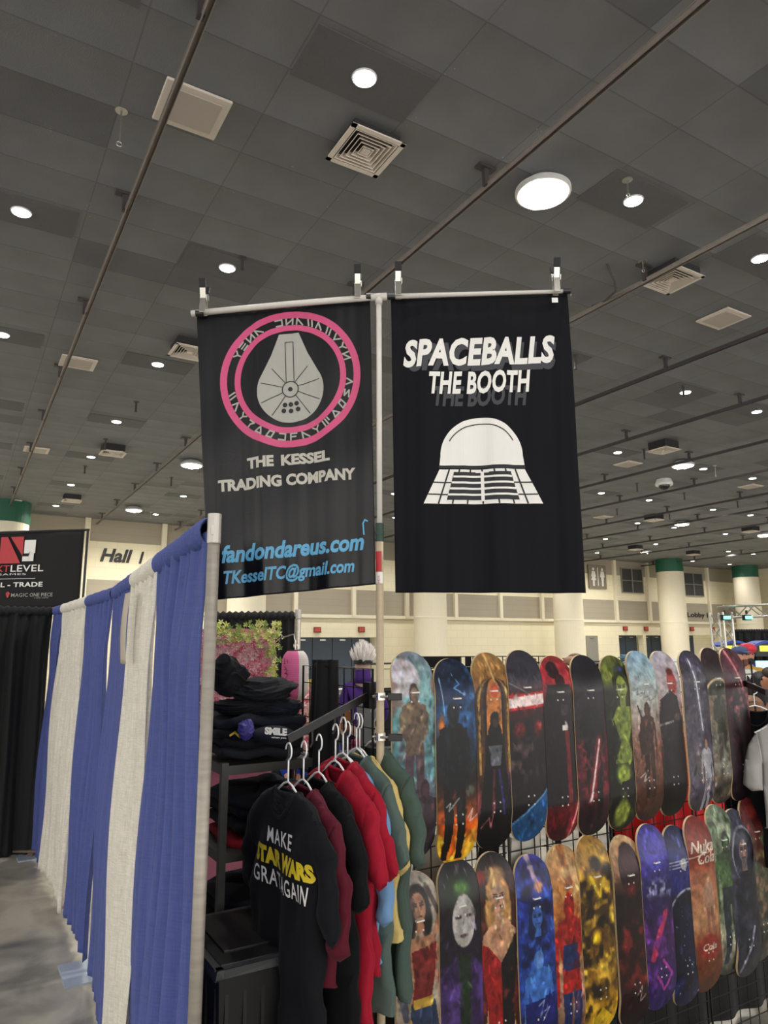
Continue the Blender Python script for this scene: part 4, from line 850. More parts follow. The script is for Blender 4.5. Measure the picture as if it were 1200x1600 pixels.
def art_o(c):  # blonde figure, red and black outfit
    c.grad([(0, '#1a1515'), (.2, '#3a201c'), (.6, '#4c1a18'), (1, '#2a1310')]).ell(.12, .1, .15, .04, '#8c2a22', .5)
    c.portrait(.5, .2, .22, '#c79878', '#b98a52', '#3a1a16'); c.ell(.5, .1, .3, .05, '#c29660', .6)
    c.poly([(.1, .36), (.4, .3), (.65, .3), (.95, .36), (.98, .5), (.75, .62), (.95, .9), (.9, 1), (.2, 1), (.05, .9), (.22, .62), (.05, .5)], '#c1906e')
    c.poly([(.03, .4), (.25, .42), (.52, .5), (.52, 1), (.2, 1), (.18, .7), (.06, .52)], '#8f1b1a').poly([(.97, .38), (.8, .42), (.52, .5), (.52, 1), (.88, 1), (.82, .7), (.96, .52)], '#131011').cloud('#c03a34', 5, 4, .55, .8, .6, .45, 1)
def art_p(c):  # deep blue collage with pink-violet beams
    c.grad([(0, '#2a2f86'), (.3, '#1f2f80'), (.6, '#1f3f8c'), (1, '#241a50')]).line([(.45, 0), (.55, .14)], .12, '#c9a6b8', glow=.3, gc='#7a5ac0').cloud('#3f6ed0', 5, 4, .5, .8, .9, .1, .7).cloud('#10153c', 4, 7, .5, .7, .9)
    c.ell(.6, .15, .15, .03, '#c98a70', .4).portrait(.5, .29, .17, '#3f66b4', '#182046', '#0e1434').person(.5, .45, 1., '#3a69b8', '#24459a', '#5e8ad0', '#4a78c4', .32).poly([(.1, .68), (.95, .66), (.9, .86), (.15, .9)], '#171c5c').line([(.45, .7), (.6, .68), (.5, .74), (.75, .72), (.55, .77)], .02, '#9fb0d8').cloud('#7a3fb0', 4, 2, .6, .8, .7, .8, 1)
def art_q(c):  # amber city background, red and blue figure
    c.grad([(0, '#c8a068'), (.15, '#b5773c'), (.4, '#a8602c'), (.7, '#b08a70'), (1, '#4a3228')]).line([(.5, 0), (.55, .3)], .2, '#8f5228').cloud('#e0bc80', 4, 3, .5, .8, .7, 0, .3)
    c.person(.5, .23, 1.1, '#a3201c', '#1d2c5c', '#a3201c', '#8e1a18', .36, lit='#c8483a').poly([(.3, .48), (.7, .48), (.75, .6), (.25, .6)], '#1c2a58').cloud('#5a1010', 6, 5, .55, .8, .6, .25, .9)
def art_r(c):  # burning gold and yellow
    c.grad([(0, '#a3762c'), (.2, '#b88424'), (.35, '#3b2a12'), (.6, '#6b4a16'), (.85, '#b0801e'), (1, '#c9a028')]).cloud('#e8b83a', 4, 3, .5, .75, .9).cloud('#20160c', 4, 9, .5, .7, .95, .12, .95)
    c.ell(.5, .14, .2, .05, '#2a1a0c', .4).ell(.4, .5, .22, .06, '#4a3010', .2).ell(.4, .5, .16, .045, '#e0b020', .6).line([(.3, .2), (.55, .3), (.7, .22)], .08, '#e8c030', glow=.15).poly([(0, 1), (.5, .85), (1, .95), (1, 1)], '#d8b020')
def art_s(c):  # peach top, dark oval, black and dark red
    c.grad([(0, '#c09a70'), (.15, '#a87850'), (.3, '#1c1312'), (.7, '#2c1414'), (1, '#1a1012')]).ell(.52, .17, .36, .14, '#2a1214', .05).ell(.52, .14, .3, .10, '#3c1417', .6).ell(.5, .28, .2, .05, '#581c1c', .6).cloud('#7a2420', 4, 5, .5, .75, .8, .4, .8).line([(.5, .82), (.65, .78), (.6, .86), (.8, .83)], .03, '#a08a84')
def art_t(c):  # violet with white-blue jagged shapes, pink ribbon
    c.grad([(0, '#3c3484'), (.2, '#4a42a0'), (.35, '#221c48'), (.6, '#3c1c50'), (1, '#2a2058')]).ell(.5, .14, .36, .11, '#4e48b0', .1)
    c.cloud('#b9c0dc', 6, 5, .55, .7, .85, .27, .40).line([(.7, .48), (.35, .62), (.2, .7)], .16, '#a83058')
    c.line([(.5, .72), (.8, .8), (.55, .88), (.3, .8)], .07, '#a03a90').cloud('#7a3a9a', 4, 4, .55, .75, .8, .45, 1)
def art_u(c):  # navy with planet arc and skull-free pale bars
    c.grad([(0, '#1a1a3c'), (.15, '#2c2f6a'), (.3, '#25286a'), (.45, '#121428'), (1, '#141634')]).ell(.5, .08, .35, .05, '#23264e', .4).ell(.5, .08, .12, .02, '#3d4480', .5)
    for k in (-.018, 0, .018): c.line([(0, .21+k), (1, .2+k)], .03, '#a8a8c4')
    c.ell(.55, .21, .12, .035, '#b9b9cc').ell(.6, .62, .8, .28, '#b9b6cc', .03).ell(.6, .63, .8, .28, '#0e1020', .05).person(.55, .42, .92, '#171a34', '#11142a', '#20243f', '#1a1e38', .24).cloud('#2c3070', 4, 3, .5, .8, .8, .8, 1).cloud('#d0d4ff', 14, 6, .8, .9, .8, .4, 1)
def art_v(c):  # brick red with script lettering and a pale dancer
    c.grad([(0, '#7e2a22'), (.25, '#84301f'), (.32, '#a8674a'), (.6, '#b08058'), (.72, '#7c3a22'), (1, '#4a2410')]).cloud('#a04a38', 10, 3, .55, .8, .5, 0, .3)
    c.text('Nuka', .08, .98, .135, .2, '#d9c8b4', 0, .3, .02); c.text('Cola', .3, .98, .205, .265, '#d9c8b4', 0, .3, .02); c.line([(.02, .225), (.95, .20)], .025, '#d9c8b4')
    c.person(.6, .33, .66, '#a8806a', '#8a5a48', '#c79a80', '#a88048', .18).ell(.5, .73, .42, .07, '#8c2c20', .1); c.text('Cola', .25, .75, .71, .75, '#d9c8b4', 0, .3, .02); c.cloud('#6a3818', 5, 5, .4, .8, .8, .8, 1)
def art_w(c):  # pale green sky, green muscular figure, dark trousers
    c.grad([(0, '#84917c'), (.15, '#6d7f60'), (.5, '#8f9a7c'), (.8, '#a39c84'), (1, '#2c302c')]).cloud('#c8d4b8', 4, 3, .5, .8, .8, 0, .3)
    c.person(.55, .16, .92, '#46603a', '#232c38', '#4e6a40', '#141a10', .4, lit='#6c8a56').poly([(.28, .48), (.82, .48), (.82, .58), (.28, .58)], '#232c38').cloud('#20281c', 5, 6, .5, .8, .6)
def art_x(c):  # slate grey top, arched dark-blue portrait
    c.grad([(0, '#4a4a58'), (.15, '#3a3a48'), (1, '#20222c')]).ell(.55, .26, .48, .17, '#9a9aa6', .02).ell(.56, .27, .45, .165, '#15161d', .05).portrait(.5, .24, .22, '#8a6c60', '#1c2236', '#0c0e14').poly([(.1, .4), (.95, .4), (1, .75), (.05, .8)], '#1b1c26').cloud('#4a4a5a', 4, 4, .5, .8, .6).line([(.2, .95), (.7, .7)], .08, '#8a8ea0')
def art_y(c):  # red top, green and brown crowd
    c.grad([(0, '#7c2a2a'), (.2, '#5e2622'), (.5, '#3a3c2c'), (1, '#2c2c30')]).cloud('#56704a', 4, 3, .5, .75, .9, .2, .6).cloud('#8a6c50', 5, 6, .5, .75, .8, .3, 1).ell(.5, .08, .3, .05, '#a03a34', .6)
upper = [((648, 1029), (650, 1341), art_a, 'skateboard deck with teal sky and brown figure, leftmost of upper row'),
         ((713, 1039), (716, 1344), art_b, 'skateboard deck, dark navy over orange flames, second in upper row'),
         ((770, 1028), (783, 1322), art_c, 'skateboard deck with golden arches and black hooded figure, upper row'),
         ((822, 1024), (838, 1309), art_d, 'skateboard deck with slate top and glowing white-red bar across it'),
         ((873, 1031), (887, 1311), art_e, 'red and black skateboard deck, fifth in upper row'),
         ((920, 1031), (938, 1300), art_f, 'black skateboard deck with thin white-red diagonal streak over red smoke'),
         ((965, 1032), (985, 1291), art_g, 'black skateboard deck showing a green-skinned woman'),
         ((1005, 1025), (1028, 1276), art_h, 'pale blue to rust skateboard deck with a walking brown figure'),
         ((1042, 1024), (1069, 1269), art_i, 'pale pink skateboard deck with red-faced figure in black'),
         ((1085, 1024), (1103, 1262), art_j, 'dusky violet skateboard deck with a white blade of light'),
         ((1118, 1018), (1138, 1252), art_k, 'maroon-topped skateboard deck with an arched grey-green picture'),
         ((1148, 1020), (1166, 1246), art_l, 'deep maroon skateboard deck with pink streak, rightmost of upper row')]
lower = [((655, 1367), art_m, 'skateboard deck of dark-haired woman in crimson and blue, leftmost of lower row'),
         ((720, 1346), art_n, 'black skateboard deck with white face, green hair and purple coat'),
         ((777, 1336), art_o, 'skateboard deck of blonde woman in red and black outfit'),
         ((836, 1339), art_p, 'bright blue skateboard deck with blue figures and pink beams'),
         ((885, 1324), art_q, 'amber skateboard deck with red and blue figure'),
         ((930, 1309), art_r, 'burning gold skateboard deck in lower row'),
         ((982, 1309), art_s, 'peach-topped skateboard deck with dark oval and dark red body'),
         ((1022, 1291), art_t, 'violet skateboard deck with pink ribbon in lower row'),
         ((1062, 1293), art_u, 'navy skateboard deck with pale bars and planet arc'),
         ((1094, 1278), art_v, 'brick red skateboard deck with cream script lettering'),
         ((1127, 1260), art_w, 'pale green skateboard deck with muscular green figure'),
         ((1156, 1267), art_x, 'slate grey skateboard deck with dark arched portrait'),
         ((1178, 1249), art_y, 'red and green skateboard deck, rightmost of lower row')]
M_art = attr_mat('deck print', .33); M_bolt = mat('pale clip', '#d8d4cc', .4)
DLEN, DWID, DTH = .80, .198, .011
def deck(Xc, Yc, ztop, art, lab, grp, lean=0.):
    root = thing('skateboard_deck', (Xc, Yc, ztop-DLEN), lab, 'skateboard', grp)
    NU, NV = CW, CH
    vt = np.concatenate([[0], 1-np.cos(np.linspace(.06, PI/2, 24))])*.125; vt = np.concatenate([vt, np.linspace(.125, .875, NV-49)[1:-1], 1-vt[::-1]])
    nv = len(vt)
    def hw(t):
        e = min(t, 1-t)/.125
        return DWID/2*(math.sqrt(max(0, 1-(1-min(1, e))**2.2)) if e < 1 else 1)*(1-.02*math.cos(2*PI*t)) 
    def yo(t, x):
        e = max(0, .21-min(t, 1-t))/.21; return .050*e**1.5*1.0+.010*(abs(x)/(DWID/2))**2*(1-e)
    verts = []; 
    us = np.linspace(-1, 1, NU)
    for side in (0, 1):
        for t in vt:
            h = max(hw(t), 1e-4)
            for u in us:
                x = u*h; verts.append((x, yo(t, x)+(DTH if side else 0), DLEN*(1-t)))
    N = nv*NU; faces = []; mi = []
    idx = lambda j, i, s_: s_*N+j*NU+i
    for j in range(nv-1):
        for i in range(NU-1): faces.append((idx(j, i, 0), idx(j+1, i, 0), idx(j+1, i+1, 0), idx(j, i+1, 0))); mi.append(0)
    for j in range(0, nv-1):
        for i in range(NU-1): faces.append((idx(j, i, 1), idx(j, i+1, 1), idx(j+1, i+1, 1), idx(j+1, i, 1))); mi.append(1)
        faces.append((idx(j, 0, 0), idx(j, 0, 1), idx(j+1, 0, 1), idx(j+1, 0, 0))); mi.append(2)
        faces.append((idx(j, NU-1, 0), idx(j+1, NU-1, 0), idx(j+1, NU-1, 1), idx(j, NU-1, 1))); mi.append(2)
    for i in range(NU-1):
        faces.append((idx(0, i, 0), idx(0, i+1, 0), idx(0, i+1, 1), idx(0, i, 1))); mi.append(2)
        faces.append((idx(nv-1, i, 0), idx(nv-1, i, 1), idx(nv-1, i+1, 1), idx(nv-1, i+1, 0))); mi.append(2)
    me = bpy.data.meshes.new('board'); me.from_pydata(verts, [], faces); me.materials.append(M_art); me.materials.append(M_rim); me.materials.append(M_rim)
    me.polygons.foreach_set('material_index', mi)
    c = Canvas(CW, CH, AR); art(c); sd = sum(ord(q_) for q_ in lab)
    rd = random.Random(sd)
    for _ in range(0 if 'script lettering' in lab else 150):
        u_, v_ = rd.random(), rd.random(); base = c.c[min(CH-1, int(v_*CH)), min(CW-1, int(u_*CW))].copy(); g_ = rd.choice((.65, .78, 1.22, 1.5)); lum = base.mean()
        if lum > .62: g_ = min(g_, 1.06) if g_ > 1 else .88
        ru, rv = rd.uniform(.015, .06), rd.uniform(.008, .035); J0, J1 = max(0, int((v_-.03)*CH)), min(CH, int((v_+.03)*CH)+1)
        dx = c.u[J0:J1]-u_; dy = c.y[J0:J1]-v_*AR; an = rd.uniform(-.7, .7); X_ = dx*math.cos(an)+dy*math.sin(an); Y_ = -dx*math.sin(an)+dy*math.cos(an)
        m_ = np.clip((1-np.sqrt((X_/ru)**2+(Y_/(rv*AR))**2))*1.5, 0, .75)[..., None]; tint = np.array([rd.uniform(.9, 1.1) for _k in range(3)])
        c.c[J0:J1] = c.c[J0:J1]*(1-m_)+np.clip(base*g_*tint+.02*(g_ > 1), 0, 1)*m_
    c.c *= (.66+.34*c.noise(9, sd % 97)+.18*c.noise(22, sd % 89))[..., None]*.93
    for v in (.20, .245, .76, .805):
        for u in (.42, .58): c.ell(u, v, .022, .0055, '#cfcac2', .3)
    lc = c.linear(); col = np.ones((2*N, 4), np.float32); col[:] = (.5, .38, .22, 1)
    k = 0
    for t in vt:
        h = max(hw(t), 1e-4); jj = min(CH-1, int(t*CH)); ui = np.clip(((us*h)/(DWID/2)*.5+.5)*CW, 0, CW-1).astype(int)
        col[k:k+NU, :3] = lc[jj, ui]; k += NU
    at_ = me.color_attributes.new('print', 'FLOAT_COLOR', 'POINT'); at_.data.foreach_set('color', col.ravel())
    me.polygons.foreach_set('use_smooth', [m_ < 2 for m_ in mi]); me.update()
    o = link_mesh('board', me, root, local=True)
    b = MB(); b.bar((-.018, -.004, DLEN*.80), (.018, -.004, DLEN*.80), .006, .005, (0, 0, 1)); b.tube([(-.018, .0, DLEN*.8), (-.018, .045, DLEN*.8)], .002, 5); b.tube([(.018, .0, DLEN*.8), (.018, .045, DLEN*.8)], .002, 5)
    b.build('wire_clip', M_bolt, root, local=True)
    root.rotation_euler = (lean, 0, 0)
    return root
YD = GY-.068
for i, (t_, b_, a_, lab) in enumerate(upper):
    pt = ony(t_[0], t_[1], YD-.008*(i % 2)); pb = ony(b_[0], b_[1], YD-.008*(i % 2))
    deck(pt.x, pt.y, (pt.z+pb.z)/2+DLEN/2, a_, lab, 'skateboard decks on the grid wall')
for i, (t_, a_, lab) in enumerate(lower):
    pt = ony(t_[0], t_[1], YD-.008*(i % 2)); deck(pt.x, pt.y, pt.z, a_, lab, 'skateboard decks on the grid wall')
# two black bracket clamps joining pole and grid
for py_, lab in ((1088, 'upper metal clamp joining the pole to the grid'), (1151, 'lower metal clamp joining the pole to the grid')):
    P = at(594, py_, DP); P = Vector((px0, py0, P.z)); o = thing('pole_clamp', P, lab, 'clamp', 'clamps on the pole')
    one('ring', M_chrome, lambda b: b.tube([P-Vector((0, 0, .014)), P+Vector((0, 0, .014))], .021, 14), o)
    one('black_arm', M_black, lambda b: b.bar(P+RH*.03-FH*.03, P+RH*.085-FH*.03, .018, .026), o, bevel=.002)
    one('bolt', M_chrome, lambda b: (b.tube([P+RH*.0-FH*.018, P+RH*.04-FH*.03], .005, 8), b.tube([P-RH*.02, P-RH*.03], .006, 8)), o)

# ================================================================== ARM WITH HANGING SHIRTS
A0 = at(577, 1086, 2.93); A1 = at(449, 1156, 2.60)
arm = thing('slanted_arm', A0, 'black slanted display arm carrying the hanging shirts', 'display arm')
one('bar', M_black, lambda b: b.bar(A0, A1, .012, .030), arm, bevel=.002)
one('bracket', M_black, lambda b: (b.box(A0+Vector((0, 0, .0)), (.03, .05, .10)), b.bar(A0, Vector((GX, A0.y, A0.z)), .012, .03)), arm)
ad = (A1-A0).normalized(); dn_ = Vector((0, 0, -1))
pins = []
for t in (.22, .45, .72, .98):
    P = A0+(A1-A0)*t; one('pin', M_black, lambda b: b.tube([P, P+dn_*.06, P+dn_*.07+ad*.012], .004, 6), arm); pins.append(P+dn_*.065)

def tee_mat(name, col): return mat(name, col, .85, var=.08, scale=6, bump=.15, bscale=30, sheen=.02, spec=.2)
M_hang = mat('white plastic hanger', '#f6f6f6', .35)
def hanger(root_loc, ang, lab, hook_up=.13, hw=.21):
    o = thing('clothes_hanger', root_loc, lab, 'hanger', 'white hangers on the slanted arm', rz=ang)
    b = MB(); b.tube([(-hw, 0, -.10), (-.03, 0, -.008), (0, 0, .0), (.03, 0, -.008), (hw, 0, -.10), (hw*.9, 0, -.112), (-hw*.9, 0, -.112)], .0038, 7, closed=True); b.build('frame', M_hang, o, local=True, smooth=True)
    b = MB(); pts = [(0, 0, 0), (0, 0, hook_up*.45)]
    for t in np.linspace(-PI*.5, PI*.95, 14): pts.append((.022*math.cos(t)*1.0, 0, hook_up*.45+.03+.028*math.sin(t)+.0))
    b.tube(pts, .0032, 6); b.build('hook', M_hang, o, local=True, smooth=True)
    return o
def seg_dist(px_, py_, segs):
    m = 9.
    for x1, y1, x2, y2 in segs:
        L = (x2-x1)**2+(y2-y1)**2; t = min(1, max(0, ((px_-x1)*(x2-x1)+(py_-y1)*(y2-y1))/L)); m = min(m, math.hypot(px_-x1-t*(x2-x1), py_-y1-t*(y2-y1)))
    return m
def tee_shape(hw, L, sl, seed):
    k = hw/.25; r = random.Random(seed); ph = [r.random()*6 for _ in range(6)]
    A = [(.080*k, 0), (.155*k, .028), (.235*k, .075)]                     # neck point to shoulder seam
    SL = [(.235*k, .075), (.29*k, .145), (.325*k, .25), (.34*k, .075+sl), (.30*k, .105+sl), (.232*k, .10+sl)]
    arm = (.222*k, .24)
    B = [arm, (.228*k, .34), (.236*k, .55), (.245*k, L)]
    segs = []
    for q in (-1, 1):
        P = [(q*x, y) for x, y in A+SL[1:]+[arm]+B[1:]]
        segs += [(*a_, *b_) for a_, b_ in zip(P[:-1], P[1:])]
    segs.append((-.245*k, L+.3, .245*k, L+.3))
    def fold(x, z):
        g = min(1, max(0, (z-.13)/.35)); s_ = abs(x)
        y = g*(.013*math.sin(x*24+ph[0]+z*1.5)+.008*math.sin(x*45+ph[1]-z*3))
        y += .007*math.sin((x+z*.8)*30+ph[2])*min(1, s_/.15)*(z < .6)+.006*math.sin((x*.5-z)*26+ph[3])*g+.004*math.sin((z+x*.4)*60+ph[4])*max(0, min(1, (s_-.2)/.05))
        return y
    def puff(x, z):
        d = seg_dist(x, z, segs); return .034*math.sqrt(max(0, 1-(1-min(1, d/.085))**2))
    return A, SL, arm, B, fold, puff, k
def sheet(bm, pts, fn, g=.022):
    b2 = bmesh.new(); b2.faces.new([b2.verts.new((x, y, 0)) for x, y in pts]); bmesh.ops.triangulate(b2, faces=b2.faces[:])
    for ax in (0, 1):
        v = [p_[ax] for p_ in pts]; k = math.floor(min(v)/g)+1
        while k*g < max(v)-1e-4:
            co = [0, 0, 0]; co[ax] = k*g; no = [0, 0, 0]; no[ax] = 1
            bmesh.ops.bisect_plane(b2, geom=b2.verts[:]+b2.edges[:]+b2.faces[:], plane_co=co, plane_no=no); k += 1
    b2.verts.index_update(); vs = [fn(v.co.x, v.co.y) for v in b2.verts]; fs = [tuple(v.index for v in f.verts) for f in b2.faces]; b2.free(); bm.add(vs, fs)
def tshirt(loc, ang, m, lab, hw=.25, L=.76, cat='shirt', sl=.27, seed=1, collar_m=None):
    o = thing('t_shirt', loc, lab, cat, 'shirts on the slanted arm', rz=ang)
    A, SL, arm, B, fold, puff, k = tee_shape(hw, L, sl, seed)
    nk = lambda dep, n=10: [(-.080*k*math.cos(PI*t/n), dep*math.sin(PI*t/n)) for t in range(n+1)]
    side = lambda q: [(q*x, y) for x, y in A[1:]+[arm]+B[1:]]
    hemf = [(.245*k-.49*k*t/12, L+.008*math.sin(t*1.7+seed)) for t in range(1, 12)]
    for nm, sg in (('front', -1), ('back', 1)):
        b = MB(); dep = .085 if sg < 0 else .018
        pts = nk(dep)+side(1)+hemf+list(reversed(side(-1)))
        sheet(b, pts, lambda x, z: Vector((x, sg*puff(x, z)+fold(x, z), -z))); b.build(nm+'_panel', m, o, smooth=True, local=True, solid=.002)
    for q in (-1, 1):
        b = MB(); pts = [(q*x, y) for x, y in SL+[arm]]
        for sg in (-1, 1): sheet(b, pts, lambda x, z: Vector((x, sg*puff(x, z)*(1 if z < .2 else 1.0)+fold(x, z), -z)))
        b.build('sleeve', m, o, smooth=True, local=True, solid=.002)
    fr = [Vector((x, -puff(x, z)+fold(x, z)-.002, -z)) for x, z in nk(.085, 16)]
    b = MB(); b.tube([p_+Vector((0, 0, -.004)) for p_ in fr], .0075, 6); bk_ = [Vector((x, puff(x, z)+fold(x, z), -z)) for x, z in nk(.018, 10)]; b.tube([p_+Vector((0, 0, -.003)) for p_ in bk_], .0075, 6)
    b.build('collar', collar_m or m, o, smooth=True, local=True)
    return o
M_tb = tee_mat('black tee', '#0d0e13'); M_tr = tee_mat('red tee', '#96142a'); M_tm = tee_mat('maroon tee', '#541424'); M_tg = tee_mat('green tee', '#50605a'); M_ty = tee_mat('yellow tee', '#c8b070'); M_tl = tee_mat('light blue tee', '#6f93bc'); M_tg2 = tee_mat('dark green tee', '#46564e'); M_tbr = tee_mat('washed black tee', '#0a0a0d')
def hang_pair(px, py, D, m, lab, ang, hlab, **kw):
    P = at(px, py, D); s_ = tshirt(P, math.radians(ang), m, lab, **kw); hanger(P+Vector((0, 0, .022)), math.radians(ang), hlab, hw=.19, hook_up=.16); return s_
front = hang_pair(450, 1232, 2.60, M_tb, 'black t-shirt with white and yellow lettering, frontmost on the slanted arm', -86, 'white hanger holding the frontmost black lettered shirt', hw=.255, L=.80, seed=3, sl=.31)
hang_pair(474, 1228, 2.65, M_tm, 'maroon t-shirt directly behind the frontmost black one', -88, 'white hanger holding the maroon shirt', hw=.25, L=.56, seed=5, sl=.36)
hang_pair(498, 1216, 2.70, M_tbr, 'plain black t-shirt between the maroon and red shirts', -88, 'white hanger holding the plain black shirt', hw=.25, L=.84, seed=8, sl=.26)
hang_pair(524, 1198, 2.76, M_tr, 'red t-shirt with long body, nearer of the two red ones', -88, 'white hanger holding the nearer red shirt', hw=.26, L=.84, seed=12, sl=.24)
hang_pair(536, 1186, 2.80, M_tr, 'red t-shirt pressed behind the nearer red one', -88, 'white hanger holding the farther red shirt', hw=.25, L=.66, seed=15, sl=.25)
hang_pair(543, 1192, 2.835, M_tl, 'light blue t-shirt behind the red ones, mostly its sleeve showing', -89, 'white hanger holding the light blue shirt', hw=.24, L=.62, seed=19, sl=.38)
hang_pair(557, 1178, 2.87, M_tg, 'sage green t-shirt, nearer of the two green ones', -89, 'white hanger holding the nearer green shirt', hw=.25, L=.82, seed=22, sl=.24)
hang_pair(562, 1178, 2.905, M_ty, 'yellow t-shirt squeezed between the two green ones', -89, 'white hanger holding the yellow shirt', hw=.255, L=.60, seed=25, sl=.26)
hang_pair(584, 1166, 2.95, M_tg2, 'dark green t-shirt rearmost, beside the first skateboard deck', -90, 'white hanger holding the rearmost green shirt', hw=.27, L=.82, seed=29, sl=.27)
_A, _S, _a, _B, _fold, _puff, _k = tee_shape(.255, .80, .31, 3)
front_map = lambda x, y, off: Vector((x, -_puff(x, -y)+_fold(x, -y)-.0025-off, y))
M_yel = mat('yellow ink', '#d9c02a', .5)
def serif(shapes_text, x0, x1, y0, y1):     # letters with small slab serifs on their feet
    return fit(text_tris(shapes_text, 1, 0, .012, .85, spacing=1.12), x0, x1, y0, y1)
decal('white_lettering', [serif('MAKE', -.07, .10, -.178, -.128), serif('GRAT', -.16, .025, -.318, -.264), serif('AGAIN', .035, .20, -.318, -.264)], front_map, M_print_white, front.children[0], .001, .02, local=True, label='white lettering')
decal('yellow_lettering', [fit(text_tris('STAR', 1, 0, .06), -.155, .03, -.252, -.194), fit(text_tris('WARS', 1, 0, .06), .036, .22, -.252, -.194)], front_map, M_yel, front.children[0], .001, .02, local=True, label='bold yellow lettering')
decal('neck_label', [poly([(-.018, -.062), (.018, -.062), (.018, -.026), (-.018, -.026)])], lambda x, y, off: Vector((x, _puff(x, -y)+_fold(x, -y)-.006, y)), M_print_white, front, .0, .02, local=True, label='small white neck label')

# ================================================================== RACK WITH FOLDED SHIRTS
M_rack = mat('grey shelf steel', '#4d4e49', .5, .4, var=.15)
RC = at(351, 1192, 3.0); rx, ry, rz = RC
RX1, RY1 = GX-.06, ry+.46
rack = thing('metal_shelf_rack', ((rx+RX1)/2, (ry+RY1)/2, 0), 'dark grey metal shelf rack holding folded shirts behind the drape pole', 'shelf')
for X_, Y_ in ((rx, ry), (RX1, ry), (rx, RY1), (RX1, RY1)): one('post', M_rack, lambda b: b.box((X_, Y_, rz/2+.01), (.028, .028, rz-.02)), rack)
for zz in (rz-.03, rz-.36, rz-.75, .2):
    one('shelf_board', M_rack, lambda b: (b.box(((rx+RX1)/2, ry, zz), (RX1-rx, .02, .035)), b.box(((rx+RX1)/2, RY1, zz), (RX1-rx, .02, .035)), b.box((rx, (ry+RY1)/2, zz), (.02, RY1-ry, .035)), b.box((RX1, (ry+RY1)/2, zz), (.02, RY1-ry, .035)), b.box(((rx+RX1)/2, (ry+RY1)/2, zz+.01), (RX1-rx, RY1-ry, .01))), rack)
def folded(c, dx, dy, h, m, lab, seed, rzz=0., grp='folded shirts on the rack', prints=None):
    o = thing('folded_shirt', c, lab, 'shirt', grp, rz=rzz); r = random.Random(seed); ph = r.random()*6
    def fn(u, v):
        a = u*2*PI; t = v*PI; cc, ss = math.cos(a), math.sin(a)
        X_ = dx/2*math.copysign(abs(cc)**.35, cc); Y_ = dy/2*math.copysign(abs(ss)**.35, ss); k = math.sin(t)**.25 if 0 < v < 1 else 0
        z = h/2-h/2*math.copysign(abs(math.cos(t))**.5, math.cos(t)); wv = .008*math.sin(X_*30+ph)+.007*math.sin(Y_*34+X_*10+ph*2)
        return Vector((X_*k*(1+.04*math.sin(a*5+ph)), Y_*k*(1+.04*math.sin(a*4+ph)), z+wv))
    b = MB(); b.grid(fn, 48, 12, closed_u=True); b.build('fabric', m, o, smooth=True, local=True)
    if prints:
        col, shapes = prints
        b = MB()
        decal('print', shapes, lambda x, y, off: Vector((x, -dy/2*1.02-off, h/2+y)), col, o, .008, 0, local=True)
    return o
M_f = [tee_mat('folded black %d' % k, c) for k, c in enumerate(('#232529', '#17191e', '#131418', '#1d202b'))]
zc_ = rz; n = 0
wht = lambda s_, w_, y0=-.012: [fit(text_tris(s_, 1, 0, .05), -w_, w_, y0, y0+.024)]
rows = [('folded black shirt, bottom of the pile on the top shelf', None), ('folded black shirt second up on the top shelf', None), ('folded black shirt third up, with yellow print', (M_yel, [stroke([(-.17+.02*k, .012*math.sin(k*2)) for k in range(6)], .008)])), ('folded navy-black shirt fourth up on the top shelf', None)]
for k, (lab, pr) in enumerate(rows):
    folded(Vector((rx+.185, ry+.19, zc_)), .38, .38, .045, M_f[k], lab, k+3, .05*(k % 2), prints=pr); zc_ += .042
# unruly heap of black garments on top (each its own crumpled piece)
def crumple(c, sx, sy, sz, m, lab, seed, name='crumpled_garment', cat='clothing', fr=3.):
    r = random.Random(seed); P = [r.random()*6 for _ in range(6)]
    rg = lambda x: 1-abs(math.sin(x))**.6
    def fn(u, v):
        a = u*2*PI; t = v*PI; d = Vector((math.sin(t)*math.cos(a), math.sin(t)*math.sin(a), math.cos(t)))
        wx = d.x+.25*math.sin(d.z*4+P[0]); wz = d.z+.3*math.sin(d.x*3+P[1])
        k = .92+.16*math.sin(wx*fr+P[2])+.13*rg(wz*fr*1.6+wx*2+P[3])+.12*rg((wx*.7-wz+d.y*.6)*fr*1.9+P[4])+.05*rg((wx+wz*2)*fr*2.7+P[5])
        return Vector(c)+Vector((d.x*sx*k, d.y*sy*k, (d.z*.5+.5)*sz+(k-1)*.35*sz*max(0, d.z+.3)))
    return tag(one(name, m, lambda b: b.grid(fn, 110, 70, closed_u=True), smooth=True), lab, cat)
C_ = Vector((rx+.16, ry+.15, zc_-.012))
crumple(C_+Vector((.03, .02, 0)), .165, .14, .09, M_f[1], 'crumpled black garment at the bottom of the heap on the shelf', 5)
crumple(C_+Vector((.12, -.05, .0)), .085, .08, .075, M_f[3], 'dark navy garment with purple patch in the heap', 15)
crumple(C_+Vector((.04, .0, .065)), .165, .12, .10, M_f[0], 'shiny black garment spread across the top of the heap', 9)
crumple(C_+Vector((-.10, .0, .09)), .07, .08, .17, M_f[2], 'black garment bunched into a peak at the top left of the heap', 21)
p = at(437, 1146, 2.95)
q_ = at(384, 1158, 2.97)
crumple(q_, .028, .03, .085, mat('purple blue cloth', '#3a3580', .6), 'purple-blue cloth fold in the shelf heap', 33)
mp_ = planar(at(415, 1140, 2.87), RH, (0, 0, 1), -FH); kk = 2.87/1128
o = thing('printed_shirt', at(430, 1152, 2.93), 'folded dark shirt with bold white lettering on its edge, in the heap', 'shirt')
one('fabric', M_f[3], lambda b: b.ball(at(427, 1148, 3.0), (.085, .10, .035)), o, smooth=True)
